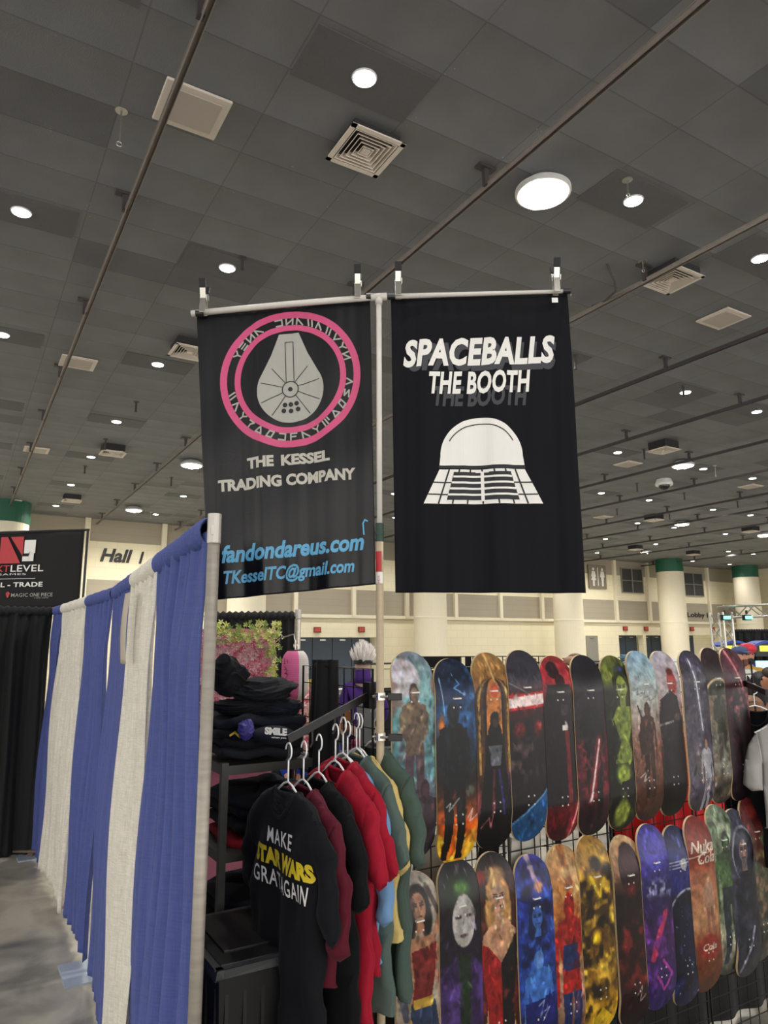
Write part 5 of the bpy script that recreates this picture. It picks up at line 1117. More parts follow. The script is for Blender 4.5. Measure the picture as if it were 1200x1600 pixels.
decal('white_lettering', [fit(text_tris('SMILE', 1, 0, .06), 0, 34*kk, -6*kk, 5*kk, -.08), fit(text_tris('when you', 1, 0, .03), 10*kk, 33*kk, -12*kk, -9*kk, -.06)], mp_, M_print_white, o, .02, 0)
# lower shelves: folded stacks
labs = [['black', 'lowest'], ['black', 'second'], ['dark', 'third'], ['black', 'topmost']]
for sz_, nm in ((rz-.345, 'middle'), (rz-.735, 'lower')):
    for k in range(4):
        pr = None
        if k == 2 and nm == 'middle': pr = (M_print_white, wht('TEE', .06))
        if k == 3 and nm == 'middle': pr = (M_print_white, wht('XL', .05))
        folded(Vector((rx+.24, ry+.22, sz_+.052*k)), .38, .40, .05, M_f[k] if not (k == 0 and nm == 'middle') else tee_mat('folded red', '#8b1a26'), 'folded %s shirt on the %s shelf, %s in its pile' % ('red' if (k == 0 and nm == 'middle') else 'black', nm, labs[k][1]), k+30, .04*k)
# black totes at the bottom
M_tote = mat('black tote plastic', '#0b0b0c', .5, var=.1); M_toterim = mat('grey tote rim', '#3c3e40', .4)
def tote(c, dx, dy, h, lab, ang=0., lid=True):
    o = thing('plastic_tote', c, lab, 'crate', 'black totes under the shirts', rz=ang)
    b = MB(); b.grid(lambda u, v: Vector((dx/2*(.88+.12*v)*(1 if (u*4 % 4) < .0 else 1)*[-1, 1, 1, -1][int(round(u*4)) % 4], dy/2*(.88+.12*v)*[-1, -1, 1, 1][int(round(u*4)) % 4], h*v)), 4, 3, closed_u=True); b.box((0, 0, .01), (dx*.86, dy*.86, .02)); b.build('bin', M_tote, o, local=True)
    b = MB()
    for s_ in (-1, 1): b.box((0, s_*dy/2, h), (dx+.03, .03, .03)); b.box((s_*dx/2, 0, h), (.03, dy+.03, .03))
    b.build('rim', M_toterim, o, local=True, bevel=.004)
    b = MB()
    for k in range(5): b.box((-dx*.4+dx*.2*k, -dy/2*.95, h*.45), (.012, .012, h*.75)); b.box((-dx/2*.95, -dy*.4+dy*.2*k, h*.45), (.012, .012, h*.75))
    b.build('ribs', M_tote, o, local=True)
    if lid:
        b = MB(); b.box((0, 0, h+.012), (dx*.95, dy*.95, .012)); b.box((0, 0, h+.02), (dx*.7, dy*.6, .012)); b.build('lid', M_tote, o, local=True, bevel=.003)
    return o
tc_ = at(374, 1410, 2.74); tx_, ty_ = tc_.x, tc_.y
tote(Vector((tx_, ty_-.02, 0)), .30, .46, .36, 'bottom black plastic tote of the stack under the front shirt', math.radians(4))
tote(Vector((tx_, ty_-.02, .385)), .30, .46, .30, 'middle black plastic tote of the stack', math.radians(2))
tote(Vector((tx_, ty_-.02, .71)), .30, .46, .34, 'top black plastic tote with grey rim and lid, beside the shelf post', math.radians(0))
p = at(330, 1520, 2.85)
crumple(Vector((p.x-.02, p.y, p.z-.1)), .035, .05, .14, tee_mat('tan cloth', '#a8884e'), 'tan cloth piece peeking between pole and totes', 3)
p = at(329, 1560, 2.8)
crumple(Vector((p.x-.02, p.y, p.z-.06)), .04, .05, .10, tee_mat('red cloth', '#8b1a26'), 'red cloth piece peeking below the tan cloth by the pole', 8)

# ================================================================== FLOWER WALL, LANTERN, THINGS BEHIND
M_pk = [mat('pink petal %d' % k, c, .6, var=.1) for k, c in enumerate(('#ffb6c6', '#ffcad2', '#ec6c90', '#ffe2dc'))]
M_lf = [mat('leaf %d' % k, c, .6, var=.15) for k, c in enumerate(('#c6cc66', '#8aa452', '#dcdc90'))]
def blossoms(name, fn, n, mats, lab, cat, size, seed, parent=None):
    b = MB(); r = random.Random(seed)
    for _ in range(n):
        c = Vector(fn(r)); nrm = Vector((r.gauss(0, .3), r.gauss(0, .3), r.gauss(0, .3)+.45))-FH; nrm.normalize(); x = nrm.cross(Vector((0, 0, 1))).normalized(); y = nrm.cross(x); s_ = size*(.6+.8*r.random()); b.cur = r.randrange(len(mats)); a0 = r.random()*6
        np_ = 5 if size > .012 else 4
        vs = [c]; fs = []
        for k in range(np_):
            a = a0+2*PI*k/np_; q = lambda t, l, h_: c+(x*math.cos(t)+y*math.sin(t))*s_*l+nrm*s_*h_
            vs += [q(a-.45, .6, .15), q(a, 1.05, .45), q(a+.45, .6, .15)]; fs.append((0, 1+3*k, 2+3*k, 3+3*k))
        b.add(vs, fs)
    # sort keeps material index aligned (no doubles merged)
    me = bpy.data.meshes.new(name); me.from_pydata(b.v, [], b.f)
    for m_ in mats: me.materials.append(m_)
    me.polygons.foreach_set('material_index', b.mi); o = link_mesh(name, me, parent)
    if parent is None: tag(o, lab, cat, kind='stuff')
    else: o['kind'] = 'stuff'
    return o
DF = 5.0
fw = thing('flower_wall', LD(-.95, DF), 'pink blossom wall panel edged with yellow-green leaves, behind the shirts', 'flower wall')
cA, cB = at(300, 990, DF), at(428, 990, DF)
one('backing_panel', mat('pink backing', '#e890a6', .8), lambda b: b.bar(Vector((cA.x, cA.y, 1.1))+FH*.05, Vector((cB.x, cB.y, 1.1))+FH*.05, .02, 2.15), fw)
blossoms('pink_blossoms', lambda r: at(300+r.random()*128, 992+r.random()*190, DF-.02-.03*r.random()), 5200, M_pk, '', '', .020, 4, fw)
blossoms('leaf_border', lambda r: at(330+r.random()*108, 986+8*math.sin(r.random()*9)+r.gauss(0, 6), DF-.08-.05*r.random()) if r.random() < .55 else at(427+r.gauss(0, 6), 985+r.random()*190, DF-.08-.05*r.random()), 300, M_lf, '', '', .019, 5, fw)
for lab_, px_, D_, seeds in (('peach pink blossom tree below the pink lantern', 457, 4.45, 6), ('pale peach blossom tree right of the lantern by the blue dress', 485, 4.55, 7)):
    Q = at(px_, 1100, D_); bt = thing('blossom_tree', (Q.x, Q.y, 0), lab_, 'flowers')
    one('trunk', mat('brown branch', '#5a4038', .7), lambda b: (b.tube([(Q.x, Q.y, 0), (Q.x+.02, Q.y, .8), Q-Vector((0, 0, .05))], [.02, .016, .006], 8), b.tube([(Q.x+.015, Q.y, 1.2), Q+RH*.06-Vector((0, 0, .15))], .006, 6)), bt)
    if seeds == 6: blossoms('blossoms', lambda r: at(457+r.gauss(0, 14), 1085+r.random()*105, 4.4+.12*r.random()), 1000, M_pk[1:]+[mat('peach petal', '#eec4b0', .6)], '', '', .02, 6, bt)
    else: blossoms('blossoms', lambda r: at(487+r.gauss(0, 5), 1088+r.gauss(0, 7), 4.5+.1*r.random()) if r.random() < .5 else at(479+r.gauss(0, 12), 1134+r.gauss(0, 7), 4.5), 420, M_pk[1:]+[mat('peach petal 2', '#efccbc', .6)], '', '', .02, 7, bt)
# black drape behind the flower wall
a_, b_ = at(330, 960, 7.6), at(460, 960, 7.6); a_.z = 0; b_.z = 0
drape('black_curtain', a_, b_, M_bdrape, 'black drape behind the pink flower wall', .03, 71, side=1, pl=.12, amp=.03, nu=80, top=at(400, 960, 7.6).z)
upright(b_+RH*.04, 'white upright pole at the right end of the black drape behind flowers', .03, at(462, 953, 7.6).z)
# lantern
PL = at(461, 1055, 3.75); kl = 3.75/1128
lan = thing('paper_lantern', PL-Vector((0, 0, 38*kl)), 'pink and white hanging paper lantern with black brush characters', 'lantern')
M_lp = mat('pink lantern paper', '#ef74aa', .6, var=.05); M_lw = mat('white lantern paper', '#e6dedb', .6, var=.05)
def lanf(a0, a1, m, b):
    def fn(u, v):
        a = a0+(a1-a0)*u; t = v*2-1; r = 21*kl*(1-abs(t)**5*.42)*(1+.012*math.cos(v*150))
        d_ = RH*math.sin(a)-FH*math.cos(a); return PL+d_*r+Vector((0, 0, -t*37*kl))
    b.grid(fn, 40, 90)
pink_ = one('pink_shade', M_lp, lambda b: lanf(-PI*1.15, PI*.13, 0, b), lan, smooth=True); one('white_shade', M_lw, lambda b: lanf(PI*.13, PI*.85, 0, b), lan, smooth=True)
one('top_cap', M_black, lambda b: b.lathe(PL+Vector((0, 0, 36*kl)), [(9*kl, 0), (9*kl, 3*kl)], 24), lan); one('bottom_cap', M_black, lambda b: b.lathe(PL-Vector((0, 0, 39.5*kl)), [(9*kl, 0), (9*kl, 3.5*kl)], 24), lan)
one('hanging_chain', M_chrome, lambda b: (b.tube([PL+Vector((0, 0, 38*kl)), PL+Vector((0, 0, 52*kl))], .003), b.tube([PL+Vector((0, 0, 45*kl))+RH*.009*math.cos(t)+Vector((0, 0, .016*math.sin(t))) for t in np.linspace(0, 2*PI, 14)], .003, 6)), lan)
lm = lambda x, y, off: PL+(RH*math.sin(x/21-.55)-FH*math.cos(x/21-.55))*(21.6*kl*(1-abs(y/37)**5*.42)+off)+Vector((0, 0, y*kl))
J = [[(-6, 26), (-6, 22), (-4.5, 18), (-3.5, 20)], [(1, 25), (3, 20)], [(-4, 14), (0, 12)], [(-5, 9), (0, 11), (2, 8), (-1, 4)], [(-4, 3), (2, 3.5), (3, 0), (-1, -4)], [(-5, -7), (-5, -12), (-1, -15), (2, -12)], [(-3, -18), (3, -16), (1, -19)], [(-1, -15), (1, -22)], [(-6, -24), (-6, -28), (-4, -31)], [(1, -24), (3, -28)]]
decal('characters', [stroke([(x*.8, y*.95) for x, y in s_], .9) for s_ in J], lm, M_letter, pink_, .0015, 3)
hk = at(438, 997, 3.75)
tag(one('hook_rod', M_chrome, lambda b: b.tube([at(431, 1003, 4.97), hk, at(459, 991, 3.75), at(461, 1000, 3.75), PL+Vector((0, 0, 52*kl))], .004, 8)), 'thin white rod from which the pink lantern hangs', 'rod')

# ---- people ----------------------------------------------------------
def skinobj(name, vs, es, rs, m, parent, sub=2, root=0):
    me = bpy.data.meshes.new(name); me.from_pydata(vs, es, []); me.materials.append(m)
    o = bpy.data.objects.new(name, me); COL.objects.link(o); o.parent = parent
    o.modifiers.new('skin', 'SKIN'); sv = me.skin_vertices[0].data
    for i, r in enumerate(rs): sv[i].radius = (r, r) if not isinstance(r, tuple) else r; sv[i].use_root = (i == root)
    md = o.modifiers.new('sub', 'SUBSURF'); md.levels = sub; md.render_levels = sub; o.modifiers['skin'].use_smooth_shade = True
    return o
def person(loc, face, H, lab, top, bottom='#22242c', skin='#c98f72', hair='#2a1d18', hair_kind='short', hat=None, beard=None, arms=((.24, -.03, 1.14), (.22, .14, .98)), name='person'):
    s_ = H/1.75; o = thing(name, (loc[0], loc[1], 0), lab, 'person', rz=face); o.scale = (s_, s_, s_)
    ms = mat('skin tone', skin, .5, var=.05)
    V = [(0, 0, .95), (0, 0, 1.12), (0, .0, 1.33), (0, -.005, 1.47), (0, .01, 1.56), (0, .02, 1.63), (0, .012, 1.69)]; Rr = [.12, .115, .135, .055, .062, .084, .072]; E_ = [(k, k+1) for k in range(6)]
    def add(p, r, par): V.append(p); Rr.append(r); E_.append((par, len(V)-1)); return len(V)-1
    add((0, .105, 1.62), .013, 5)
    for q in (-1, 1):
        add((q*.085, .005, 1.63), .018, 5)
        sh = add((q*.17, 0, 1.41), .056, 2); el_ = add((q*arms[0][0], arms[0][1], arms[0][2]), .040, sh); wr = add((q*arms[1][0], arms[1][1], arms[1][2]), .026, el_)
        dv = (Vector(V[wr])-Vector(V[el_])).normalized(); pa = Vector(V[wr])+dv*.06; pm = add(tuple(pa), .028, wr)
        for f_, (ox, l) in enumerate([(-.026, .07), (-.009, .08), (.009, .078), (.026, .06)]):
            a1 = add(tuple(pa+dv*.03+Vector((0, ox, 0))), .010, pm); a2 = add(tuple(pa+dv*(.03+l*.6)+Vector((0, ox, 0))), .009, a1); add(tuple(pa+dv*(.03+l)+Vector((-q*.015, ox, 0))), .008, a2)
        t1 = add(tuple(pa+Vector((-q*.02, .04, 0))), .011, pm); add(tuple(pa+dv*.04+Vector((-q*.03, .06, 0))), .009, t1)
        hp = add((q*.09, 0, .88), .085, 0); kn = add((q*.10, .01, .48), .055, hp); an = add((q*.10, -.02, .09), .038, kn); add((q*.11, .12, .04), .035, an)
    skinobj('body', V, E_, Rr, ms, o)
    mt = tee_mat('clothes', top)
    tv = [(0, 0, .90), (0, 0, 1.12), (0, 0, 1.33), (0, -.005, 1.47)]; tr = [.155, .15, .165, .075]; te = [(0, 1), (1, 2), (2, 3)]
    for q in (-1, 1):
        tv += [(q*.175, 0, 1.40), (q*arms[0][0], arms[0][1], arms[0][2]), tuple(Vector((q*arms[0][0], arms[0][1], arms[0][2])).lerp(Vector((q*arms[1][0], arms[1][1], arms[1][2])), .8))]; n_ = len(tv); tr += [.075, .062, .045]; te += [(2, n_-3), (n_-3, n_-2), (n_-2, n_-1)]
    skinobj('shirt', tv, te, tr, mt, o)
    bv = [(0, 0, .98), (-.09, 0, .86), (-.1, .01, .48), (-.1, -.01, .12), (.09, 0, .86), (.1, .01, .48), (.1, -.01, .12)]
    skinobj('trousers', bv, [(0, 1), (1, 2), (2, 3), (0, 4), (4, 5), (5, 6)], [.14, .10, .072, .06, .10, .072, .06], tee_mat('trousers', bottom), o)
    for q in (-1, 1):
        b = MB(); b.ball((q*.1, .04, .04), (.05, .14, .05), 8); b.build('shoe', M_black, o, smooth=True, local=True)
        b = MB(); b.ball((q*.032, .092, 1.655), .010, 6); b.build('eye', M_black, o, local=True)
    b = MB(); b.ball((0, .095, 1.58), (.026, .012, .006), 6); b.build('mouth', mat('lips', '#8d4a44', .5), o, local=True)
    mh = mat('hair', hair, .6, var=.3, scale=60)
    b = MB()
    if hair_kind in ('short', 'long'):
        b.grid(lambda u, v: Vector((.098*math.sin(v*1.9)*math.cos(u*2*PI), .0-.0+.105*math.sin(v*1.9)*math.sin(u*2*PI)-(.018 if hair_kind == 'short' else .02), 1.655+.105*math.cos(v*1.9*(1-.35*max(0, math.sin(u*2*PI)))))), 24, 10, closed_u=True)
    if hair_kind == 'long':
        b.grid(lambda u, v: Vector((.125*(1+.35*v)*math.cos(PI+u*PI)*(1+.05*math.sin(u*40)), -.02+.10*math.sin(PI+u*PI)*(1+.5*v), 1.70-.48*v+.02*math.sin(u*30))), 40, 16)
    if hair_kind == 'spiky':
        r = random.Random(4)
        for k in range(130):
            th = r.random()*2*PI; ph = r.random()*1.35; d_ = Vector((math.sin(ph)*math.cos(th), math.sin(ph)*math.sin(th), math.cos(ph))); c = Vector((0, 0, 1.67))+Vector((d_.x*.1, d_.y*.1, d_.z*.07)); tip = c+Vector((d_.x*.06, d_.y*.06, .08+.10*d_.z)); b.tube([c, (c+tip)/2+d_*.012, tip], [.016, .012, .001], 5)
    b.build('hair', mh, o, smooth=hair_kind != 'spiky', local=True, solid=0)
    if hat:
        b = MB()
        if hat[0] == 'cap': b.ball((0, .0, 1.70), (.104, .11, .07), 10); b.add([(-.07, .09, 1.70), (.07, .09, 1.70), (.06, .19, 1.685), (-.06, .19, 1.685)], [(0, 1, 2, 3)])
        elif hat[0] == 'brim': b.ball((0, 0, 1.73), (.1, .1, .09), 10); b.lathe((0, 0, 1.70), [(.19, 0), (.19, .012)], 24)
        elif hat[0] == 'puffy': b.ball((0, 0, 1.74), (.135, .13, .085), 10); b.lathe((0, 0, 1.68), [(.11, 0), (.115, .05)], 24)
        elif hat[0] == 'band': b.lathe((0, 0, 1.655), [(.108, 0), (.112, .045)], 24); one_b = MB(); one_b.lathe((0, 0, 1.45), [(.12, 0), (.095, .06), (.09, .15)], 20); one_b.build('high_collar', mt, o, smooth=True, local=True)
        b.build('hat' if hat[0] != 'band' else 'headband', mat('hat', hat[1], .6), o, smooth=hat[0] != 'band', local=True)
    if beard:
        b = MB(); b.ball((0, .065, 1.555), (.058, .05, .055), 8); b.build('beard', mat('beard', beard, .8, var=.3), o, smooth=True, local=True)
    return o
def put(px, D): v = at(px, 1010, D); return (v.x, v.y)
def facing(toward_cam=True, d=0.): return math.atan2(-FH.y, -FH.x)-PI/2+math.radians(d) if toward_cam else math.atan2(FH.y, FH.x)-PI/2+math.radians(d)
def ztop(py, D): return at(600, py, D).z
person(put(567, 9.0), facing(False, 10), 1.93, 'person in purple top with spiky white hair and black headband, seen from behind', '#3c2264', '#221a30', '#d8b49c', '#e2dcd8', 'spiky', ('band', '#1c1c1c'))
person(put(487, 6.4), facing(True, 20), 1.70, 'person in bright blue dress behind the pink lantern', '#2c4fc0', '#24409c', '#d8a890', '#c9a860', 'long', ('brim', '#c9b64a'))
person(put(1155, 11.), facing(True, 10), 2.0, 'bearded man in blue cap and pale jacket at right', '#c9ccc4', '#30343c', '#c08a70', '#7a4a30', 'short', ('cap', '#3b4a70'), '#6b4030')
person(put(1167, 12.5), facing(True, 0), 1.98, 'person with bright red hat and mustard jacket behind the bearded man', '#b8903a', '#30343c', '#b8806a', '#1c1614', 'short', ('puffy', '#c8283c'), '#1c1614')
person(put(1184, 7.2), facing(False, -15), 1.78, 'person with long black hair and lavender top, seen from behind', '#7a6c9c', '#22242c', '#c08a70', '#100e12', 'long')
person(put(1205, 6.2), facing(False, 60), 1.86, 'person with short dark hair in red shirt at right edge', '#b81c34', '#22242c', '#b87f62', '#33231c', 'short')
person(put(1165, 5.6), facing(False, -30), 1.66, 'person with light brown wavy hair behind the rail at right', '#6f5640', '#22242c', '#c98f72', '#7a5638', 'long')
person(put(1121, 18.), facing(False, 50), 1.88, 'person in dark jacket seen in profile left of the truss', '#1c1e24', '#22242c', '#b87f62', '#221a16', 'short')
person(put(795, 20.), facing(False, 40), 1.68, 'distant person in white shirt and dark brimmed hat', '#d0d0cc', '#22242c', '#b87f62', '#221a16', 'short', ('brim', '#22201f'))
person(put(753, 24.), facing(True, 40), 1.78, 'distant dark-haired person in black left of brimmed hat', '#1c1e24', '#22242c', '#b87f62', '#221a16', 'short')
person(put(823, 22.), facing(True, -40), 1.72, 'distant person behind the slate-topped deck, dark cap', '#3a2a24', '#22242c', '#8a5a48', '#221a16', 'short', ('cap', '#2a2422'))
person(put(833, 21.), facing(True, 60), 1.66, 'distant person with reddish hair near dark cap', '#6a3a34', '#22242c', '#a86a58', '#6b3328', 'short')
person(put(1047, 12.), facing(True, 10), 1.80, 'person with ginger hair between pale and violet decks', '#b9b4ac', '#22242c', '#c98f72', '#a86438', 'short')

# ---- inside the booth, behind the decks
yb = GY+.75
M_redc = mat('red table cloth', '#d0141e', .7, var=.1)
tt = thing('covered_table', (3.0, yb, 0), 'long table under a bright red cloth behind the deck wall', 'table')
x0, x1 = ony(895, 1270, yb).x, 4.55
one('table_cloth', M_redc, lambda b: b.grid(lambda u, v: Vector((x0+(x1-x0)*u, yb-.30-.03*math.sin(u*40)*min(1, v*2)-.02*v, 1.42-v*.75)) if v > .0 else Vector((x0+(x1-x0)*u, yb-.28, 1.425)), 80, 14), tt, smooth=True, solid=.004)
one('table_top', M_redc, lambda b: b.box(((x0+x1)/2, yb, 1.41), (x1-x0, .58, .03)), tt)
for X_ in (x0+.08, x1-.08):
    for Y_ in (yb-.22, yb+.22): one('leg', M_black, lambda b: b.tube([(X_, Y_, 0), (X_, Y_, 1.40)], .018), tt)
def foam(px0_, px1_, z0, z1, lab, Y_, m=M_white):
    a, c = ony(px0_, 1100, Y_).x, ony(px1_, 1100, Y_).x
    tag(one('white_board', m, lambda b: b.box(((a+c)/2, Y_, (z0+z1)/2), (c-a, .02, z1-z0))), lab, 'board', 'white boards behind the decks')
foam(845, 940, 1.43, 1.93, 'white board on the red table behind the black deck', yb-.1)
foam(948, 1040, 1.43, 1.94, 'white board on the red table behind the pale blue deck', yb-.05)
foam(1046, 1100, 1.43, 1.96, 'white board on the red table behind the violet deck', yb)
M_lamb = mat('dull white print', '#a8a49c', .6)
# dark skirt behind the lower decks + paper stack
tag(one('dark_table_skirt', M_blackcloth, lambda b: b.grid(lambda u, v: Vector((GX+.15+2.9*u, GY+.30+.02*math.sin(u*70), .72-.70*v)), 120, 8), smooth=True, solid=.004), 'black cloth skirt behind the lower row of decks', 'table skirt')
cr_ = at(720, 1316, 3.35)
for k, (px_, w_, lab) in enumerate([(668, .16, 'pale framed print leaning behind the grid between the rows of decks'), (760, .10, 'grey print behind the grid below the golden deck'), (815, .16, 'white print behind the grid below the slate deck')]):
    P = at(px_, 1325, 3.3)
    tag(one('framed_print', [M_lamb, M_blackcloth][k % 2] if k else M_lamb, lambda b: b.box((P.x, P.y, P.z-.15), (w_, .015, .42), Matrix.Rotation(.12, 3, 'X'))), lab, 'picture')
# second grid wall and goods further in
g2a, g2b = at(655, 1026, 6.0), at(860, 1026, 6.0)
M_gd = at(700, 1026, 6.0).z
def grid2():
    A = Vector((g2a.x, g2a.y, 0)); B = Vector((g2b.x, g2b.y, 0)); d_ = B-A
    o = thing('gridwall_panel', (A+B)/2, 'distant black grid rack with black goods, behind the left decks', 'display grid')
    one('wire_mesh', M_wire, lambda b: ([b.tube([A+d_*k/22, A+d_*k/22+Vector((0, 0, M_gd))], .004, 5) for k in range(23)], [b.tube([A+Vector((0, 0, M_gd*k/12)), B+Vector((0, 0, M_gd*k/12))], .004, 5) for k in range(1, 13)]), o)
    for i_, (a, c, z0, z1) in enumerate([(662, 719, 1045, 1026), (728, 736, 1075, 1026), (700, 745, 1075, 1047), (655, 690, 1110, 1047)]):
        P, Q = at(a, z0, 5.9), at(c, z1, 5.9); tag(one('display_board', M_blackcloth, lambda b: b.bar(Vector((P.x, P.y, (P.z+Q.z)/2)), Vector((Q.x, Q.y, (P.z+Q.z)/2)), .04, abs(Q.z-P.z))), ['wide black display board on the distant rack', 'narrow black display board on distant rack', 'dark board low on the distant rack', 'dark board behind the second deck'][i_], 'board')
grid2()
# beige and brown round hats on top of a rack
for px_, py_, lab in ((893, 1033, 'tan hat on a stand left of black deck top'), (899, 1028, 'brown hat on a stand behind the tan hat')):
    P = at(px_, py_, 4.5 if px_ < 896 else 4.8)
    o = thing('display_hat', P, lab, 'hat'); mm = mat('felt', '#a8876c' if px_ < 896 else '#7c5a48', .8)
    one('crown', mm, lambda b: b.ball(P, (.05, .05, .03), 8), o, smooth=True); one('brim', mm, lambda b: b.lathe(P-Vector((0, 0, .008)), [(.085, 0), (.085, .006)], 20), o)
    tag(one('hat_stand', M_black, lambda b: b.tube([(P.x, P.y, 0), (P.x, P.y, P.z-.01)], .01)), 'thin black stand under the %s' % lab.split(' on')[0], 'stand')
# blue tentacled toy
P = at(985, 1034, 6.0); o = thing('tentacle_toy', P-Vector((0, 0, .1)), 'blue spiky tentacled toy on top of the rack behind the pale blue deck', 'toy')
mbl = mat('grey blue vinyl', '#5d8aa6', .4, var=.25, scale=30)
one('body', mbl, lambda b: b.ball(P-Vector((0, 0, .03)), (.1, .07, .045), 8), o, smooth=True)
r_ = random.Random(2)
for k in range(7):
    a = -1.2+.4*k; e = P+RH*.11*math.sin(a)+Vector((0, 0, .01+.07*math.cos(a)*r_.random()))
    one('tentacle', mbl, lambda b: b.tube([P, P*.5+e*.5+Vector((0, 0, .02)), e], [.02, .014, .003], 6), o, smooth=True)
tag(one('rack_stand', M_black, lambda b: (b.box((P.x, P.y, (P.z-.08)/2), (.04, .04, P.z-.08)), b.box((P.x, P.y, P.z-.09), (.4, .2, .02)))), 'black stand carrying the blue toy', 'stand')
# distant racks of goods along the floor between decks and wall
for k, (px_, D_, w_, py_, lab) in enumerate([(640, 15., 2.2, 1036, 'long dark goods table far behind the first decks'), (905, 16., 3.0, 1034, 'dark goods table far behind the middle decks'), (1070, 15.5, 1.6, 1030, 'dark goods table before the blue-grey doors at right'), (475, 13., 2.0, 1045, 'dark goods table far behind the lantern')]):
    P = at(px_, py_, D_); o = thing('goods_table', (P.x, P.y, 0), lab, 'table')
    one('skirt', M_blackcloth, lambda b: b.box((P.x, P.y, (P.z-.9)/2+.2), (w_, .7, P.z-.9+.4)), o); one('top_shelf', M_black, lambda b: (b.box((P.x, P.y, P.z), (w_, .3, .03)), b.box((P.x-w_/2, P.y, P.z-.4), (.03, .03, .8)), b.box((P.x+w_/2, P.y, P.z-.4), (.03, .03, .8))), o)
# arcade cabinets (far right)
M_arc = mat('blue cabinet', '#2747a8', .4); M_arcy = emat('lit yellow marquee', '#d8d23a', .9); M_scr = emat('bluish screen', '#8fc4d8', .9)
for px_, lab in ((1135, 'blue arcade cabinet with yellow lit header, left one'), (1187, 'blue arcade cabinet with yellow lit header, right one')):
    P = at(px_+10, 1001, 16.); o = thing('arcade_cabinet', (P.x, P.y, 0), lab, 'arcade machine'); zt = P.z; M3 = Matrix((RH, FH, Vector((0, 0, 1)))).transposed()
    B_ = Vector((P.x, P.y, 0))
    one('cabinet_body', M_arc, lambda b: (b.box(B_+Vector((0, 0, .5)), (.52, .8, 1.0), M3), b.box(B_+FH*.25+Vector((0, 0, 1.3)), (.52, .3, .7), M3)), o, bevel=.03)
    one('header', M_arc, lambda b: b.grid(lambda u, v: B_+RH*(-.30+.60*u)-FH*(.1-.5*v)+Vector((0, 0, zt-.38*(2*u-1)**2*.25-.02)), 16, 4), o, solid=.05)
    one('marquee', M_arcy, lambda b: b.box(B_-FH*.05+Vector((0, 0, zt-.17)), (.36, .04, .12), M3), o)
    one('marquee_panel', M_black, lambda b: b.box(B_+Vector((0, 0, zt-.2)), (.54, .08, .28), M3), o)
    one('screen', M_scr, lambda b: b.box(B_+FH*.08+Vector((0, 0, zt-.62)), (.46, .04, .36), M3), o)
    one('control_panel', M_black, lambda b: b.box(B_-FH*.3+Vector((0, 0, 1.02)), (.5, .3, .05), M3), o)
a_, b_ = at(1147, 985, 19.), at(1215, 985, 19.); zt = a_.z; a_.z = b_.z = 0
drape('black_curtain', a_, b_, M_bdrape, 'tall black drape behind the arcade cabinets at right edge', .03, 83, side=1, pl=.2, amp=.05, nu=80, top=zt)
upright(a_-RH*.05, 'white upright pole at left end of the far right drape', .03, zt+.02)
upright(b_+RH*.05, 'upright pole at right end of the far right drape', .03, zt+.02)
# aluminium truss
DT = 14.
tr = thing('lighting_truss', LD(DT*.462, DT), 'silver lattice truss frame with small teal lamps at right', 'truss')
Ta = at(1126, 957, DT); Tb = at(1260, 951, DT)
def truss(a, b_, w_, b, upv):
    a, b_ = Vector(a), Vector(b_); d_ = (b_-a); L = d_.length; d_.normalize(); x = d_.cross(Vector(upv)).normalized()*w_/2; y = d_.cross(x).normalized()*w_/2
    ch = [a+sx*x+sy*y for sx, sy in ((-1, -1), (1, -1), (1, 1), (-1, 1))]
    for c in ch: b.tube([c, c+d_*L], .022, 6)
    n_ = max(2, int(L/w_))
    for k in range(n_):
        for j in range(4):
            p_, q_ = ch[j], ch[(j+1) % 4]
            if k % 2: p_, q_ = q_, p_
            b.tube([p_+d_*L*k/n_, q_+d_*L*(k+1)/n_], .012, 5)
one('vertical_truss', M_steel, lambda b: truss((Ta.x, Ta.y, .02), (Ta.x, Ta.y, Ta.z), .28, b, (1, 0, 0)), tr)
one('horizontal_truss', M_steel, lambda b: truss(Ta, Tb, .22, b, (0, 0, 1)), tr)
one('vertical_truss', M_steel, lambda b: truss((Tb.x, Tb.y, .02), (Tb.x, Tb.y, Tb.z), .28, b, (1, 0, 0)), tr)
M_teal = emat('teal lamp', '#5fd0b8', 1.5)
for px_, lab in ((1133, 'small teal lamp hanging at the left corner of the truss'), (1167, 'small teal lamp hanging mid truss')):
    P = at(px_, 965, DT-.2); o = thing('stage_lamp', P, lab, 'lamp'); one('housing', M_black, lambda b: (b.box(P, (.15, .1, .10)), b.bar(P+Vector((0, 0, .07)), P+Vector((0, 0, .14)), .03, .03, (1, 0, 0))), o); one('lamp_face', M_teal, lambda b: b.box(P-FH*.08, (.12, .04, .06), Matrix((RH, FH, Vector((0, 0, 1)))).transposed()), o)
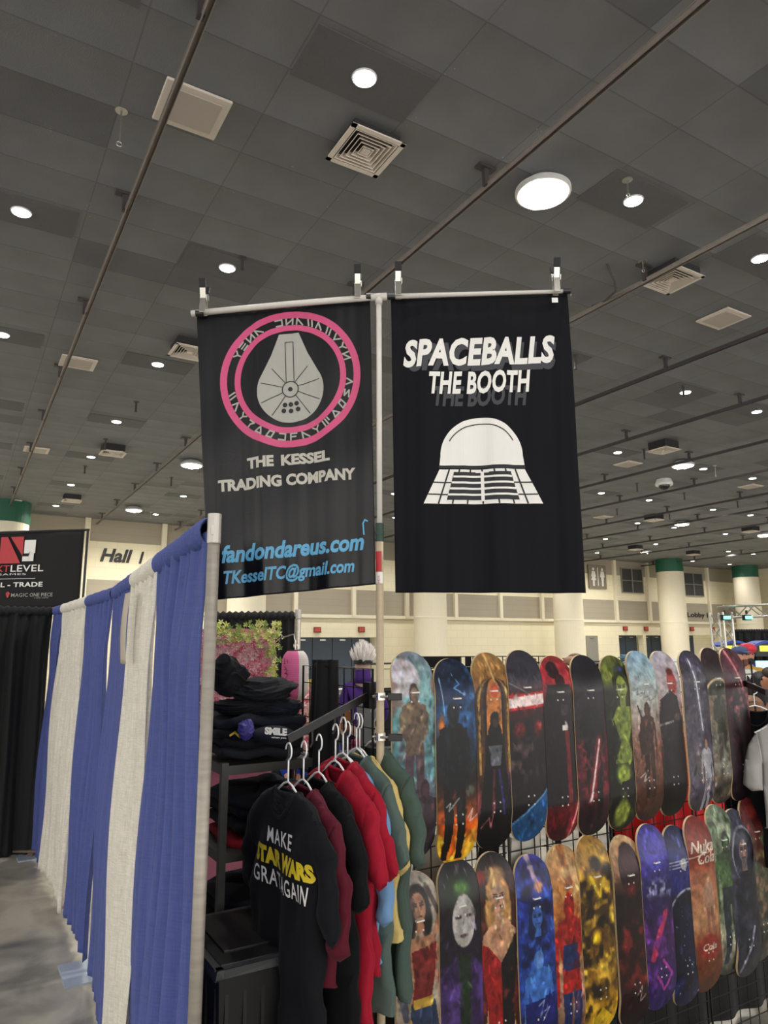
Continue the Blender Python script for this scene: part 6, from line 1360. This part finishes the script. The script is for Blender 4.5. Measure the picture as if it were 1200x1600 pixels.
# right rail with hanging black and white clothes
Ra, Rb = at(1150, 1062, 4.15), at(1198, 1082, 3.7)
ra = thing('slanted_arm', Ra, 'black slanted display arm at the right end of the deck wall', 'display arm')
one('bar', M_black, lambda b: b.bar(Ra, Rb, .012, .03), ra); one('bracket', M_black, lambda b: b.box(Ra, (.03, .03, .1)), ra)
P = at(1180, 1108, 4.05); tshirt(P, math.radians(-62), M_tbr, 'black shirt hanging at the right end of the deck wall', hw=.21, L=.8, seed=41); hanger(P+Vector((0, 0, .02)), math.radians(-50), 'white hanger holding the black shirt at the right end')
P = at(1246, 1122, 3.85); tshirt(P, math.radians(-50), tee_mat('pale grey tee', '#a8a5a2'), 'pale grey shirt hanging at the right edge of the photo', hw=.21, L=.55, seed=44); hanger(P+Vector((0, 0, .02)), math.radians(-50), 'white hanger holding the pale grey shirt')
# black garment draped on the left grid panel's far end
P = Vector((GX-.03, GY+.40, GH1-.0))
def garm(u, v):
    a = u*2*PI; return P+Vector((.04*math.cos(a)*(1+.5*v)+.010*math.sin(a*5), .075*math.sin(a)*(1+.5*v)*(1+.15*math.sin(a*4+v*3)), .03*(1-v)-v*.62))
tag(one('draped_jacket', M_blackcloth, lambda b: (b.grid(garm, 48, 20, closed_u=True), b.ball(P+Vector((0, 0, .008)), (.04, .075, .022), 10)), smooth=True), 'black jacket draped over the left grid panel', 'jacket')
# silver cans and box seen through the left grid
for k, (px_, py_, c, lab) in enumerate([(572, 1130, '#9aa0a4', 'grey upright box seen behind the left grid panel'), (566, 1165, '#d02a5c', 'pink item on the shelf behind the left grid panel'), (540, 1125, '#b07a50', 'tan doll-like item behind the left grid panel')]):
    Q = at(px_, py_, 3.75); hgt_ = (.2, .06, .1)[k]
    tag(one('boxed_item', mat('box %d' % k, c, .5), lambda b: (b.box(Q, ((.08, .1, .03)[k], .06, hgt_)), b.box(Q+Vector((0, 0, hgt_/2)), ((.06, .07, .02)[k], .05, .015))), bevel=.006), lab, 'box')
Q = at(560, 1185, 3.75)
tag(one('side_table', M_black, lambda b: (b.box((Q.x, Q.y, Q.z), (.7, .4, .03)), [b.tube([(Q.x+sx*.3, Q.y+sy*.16, 0), (Q.x+sx*.3, Q.y+sy*.16, Q.z)], .015) for sx in (-1, 1) for sy in (-1, 1)])), 'small black table behind the left grid panel', 'table')
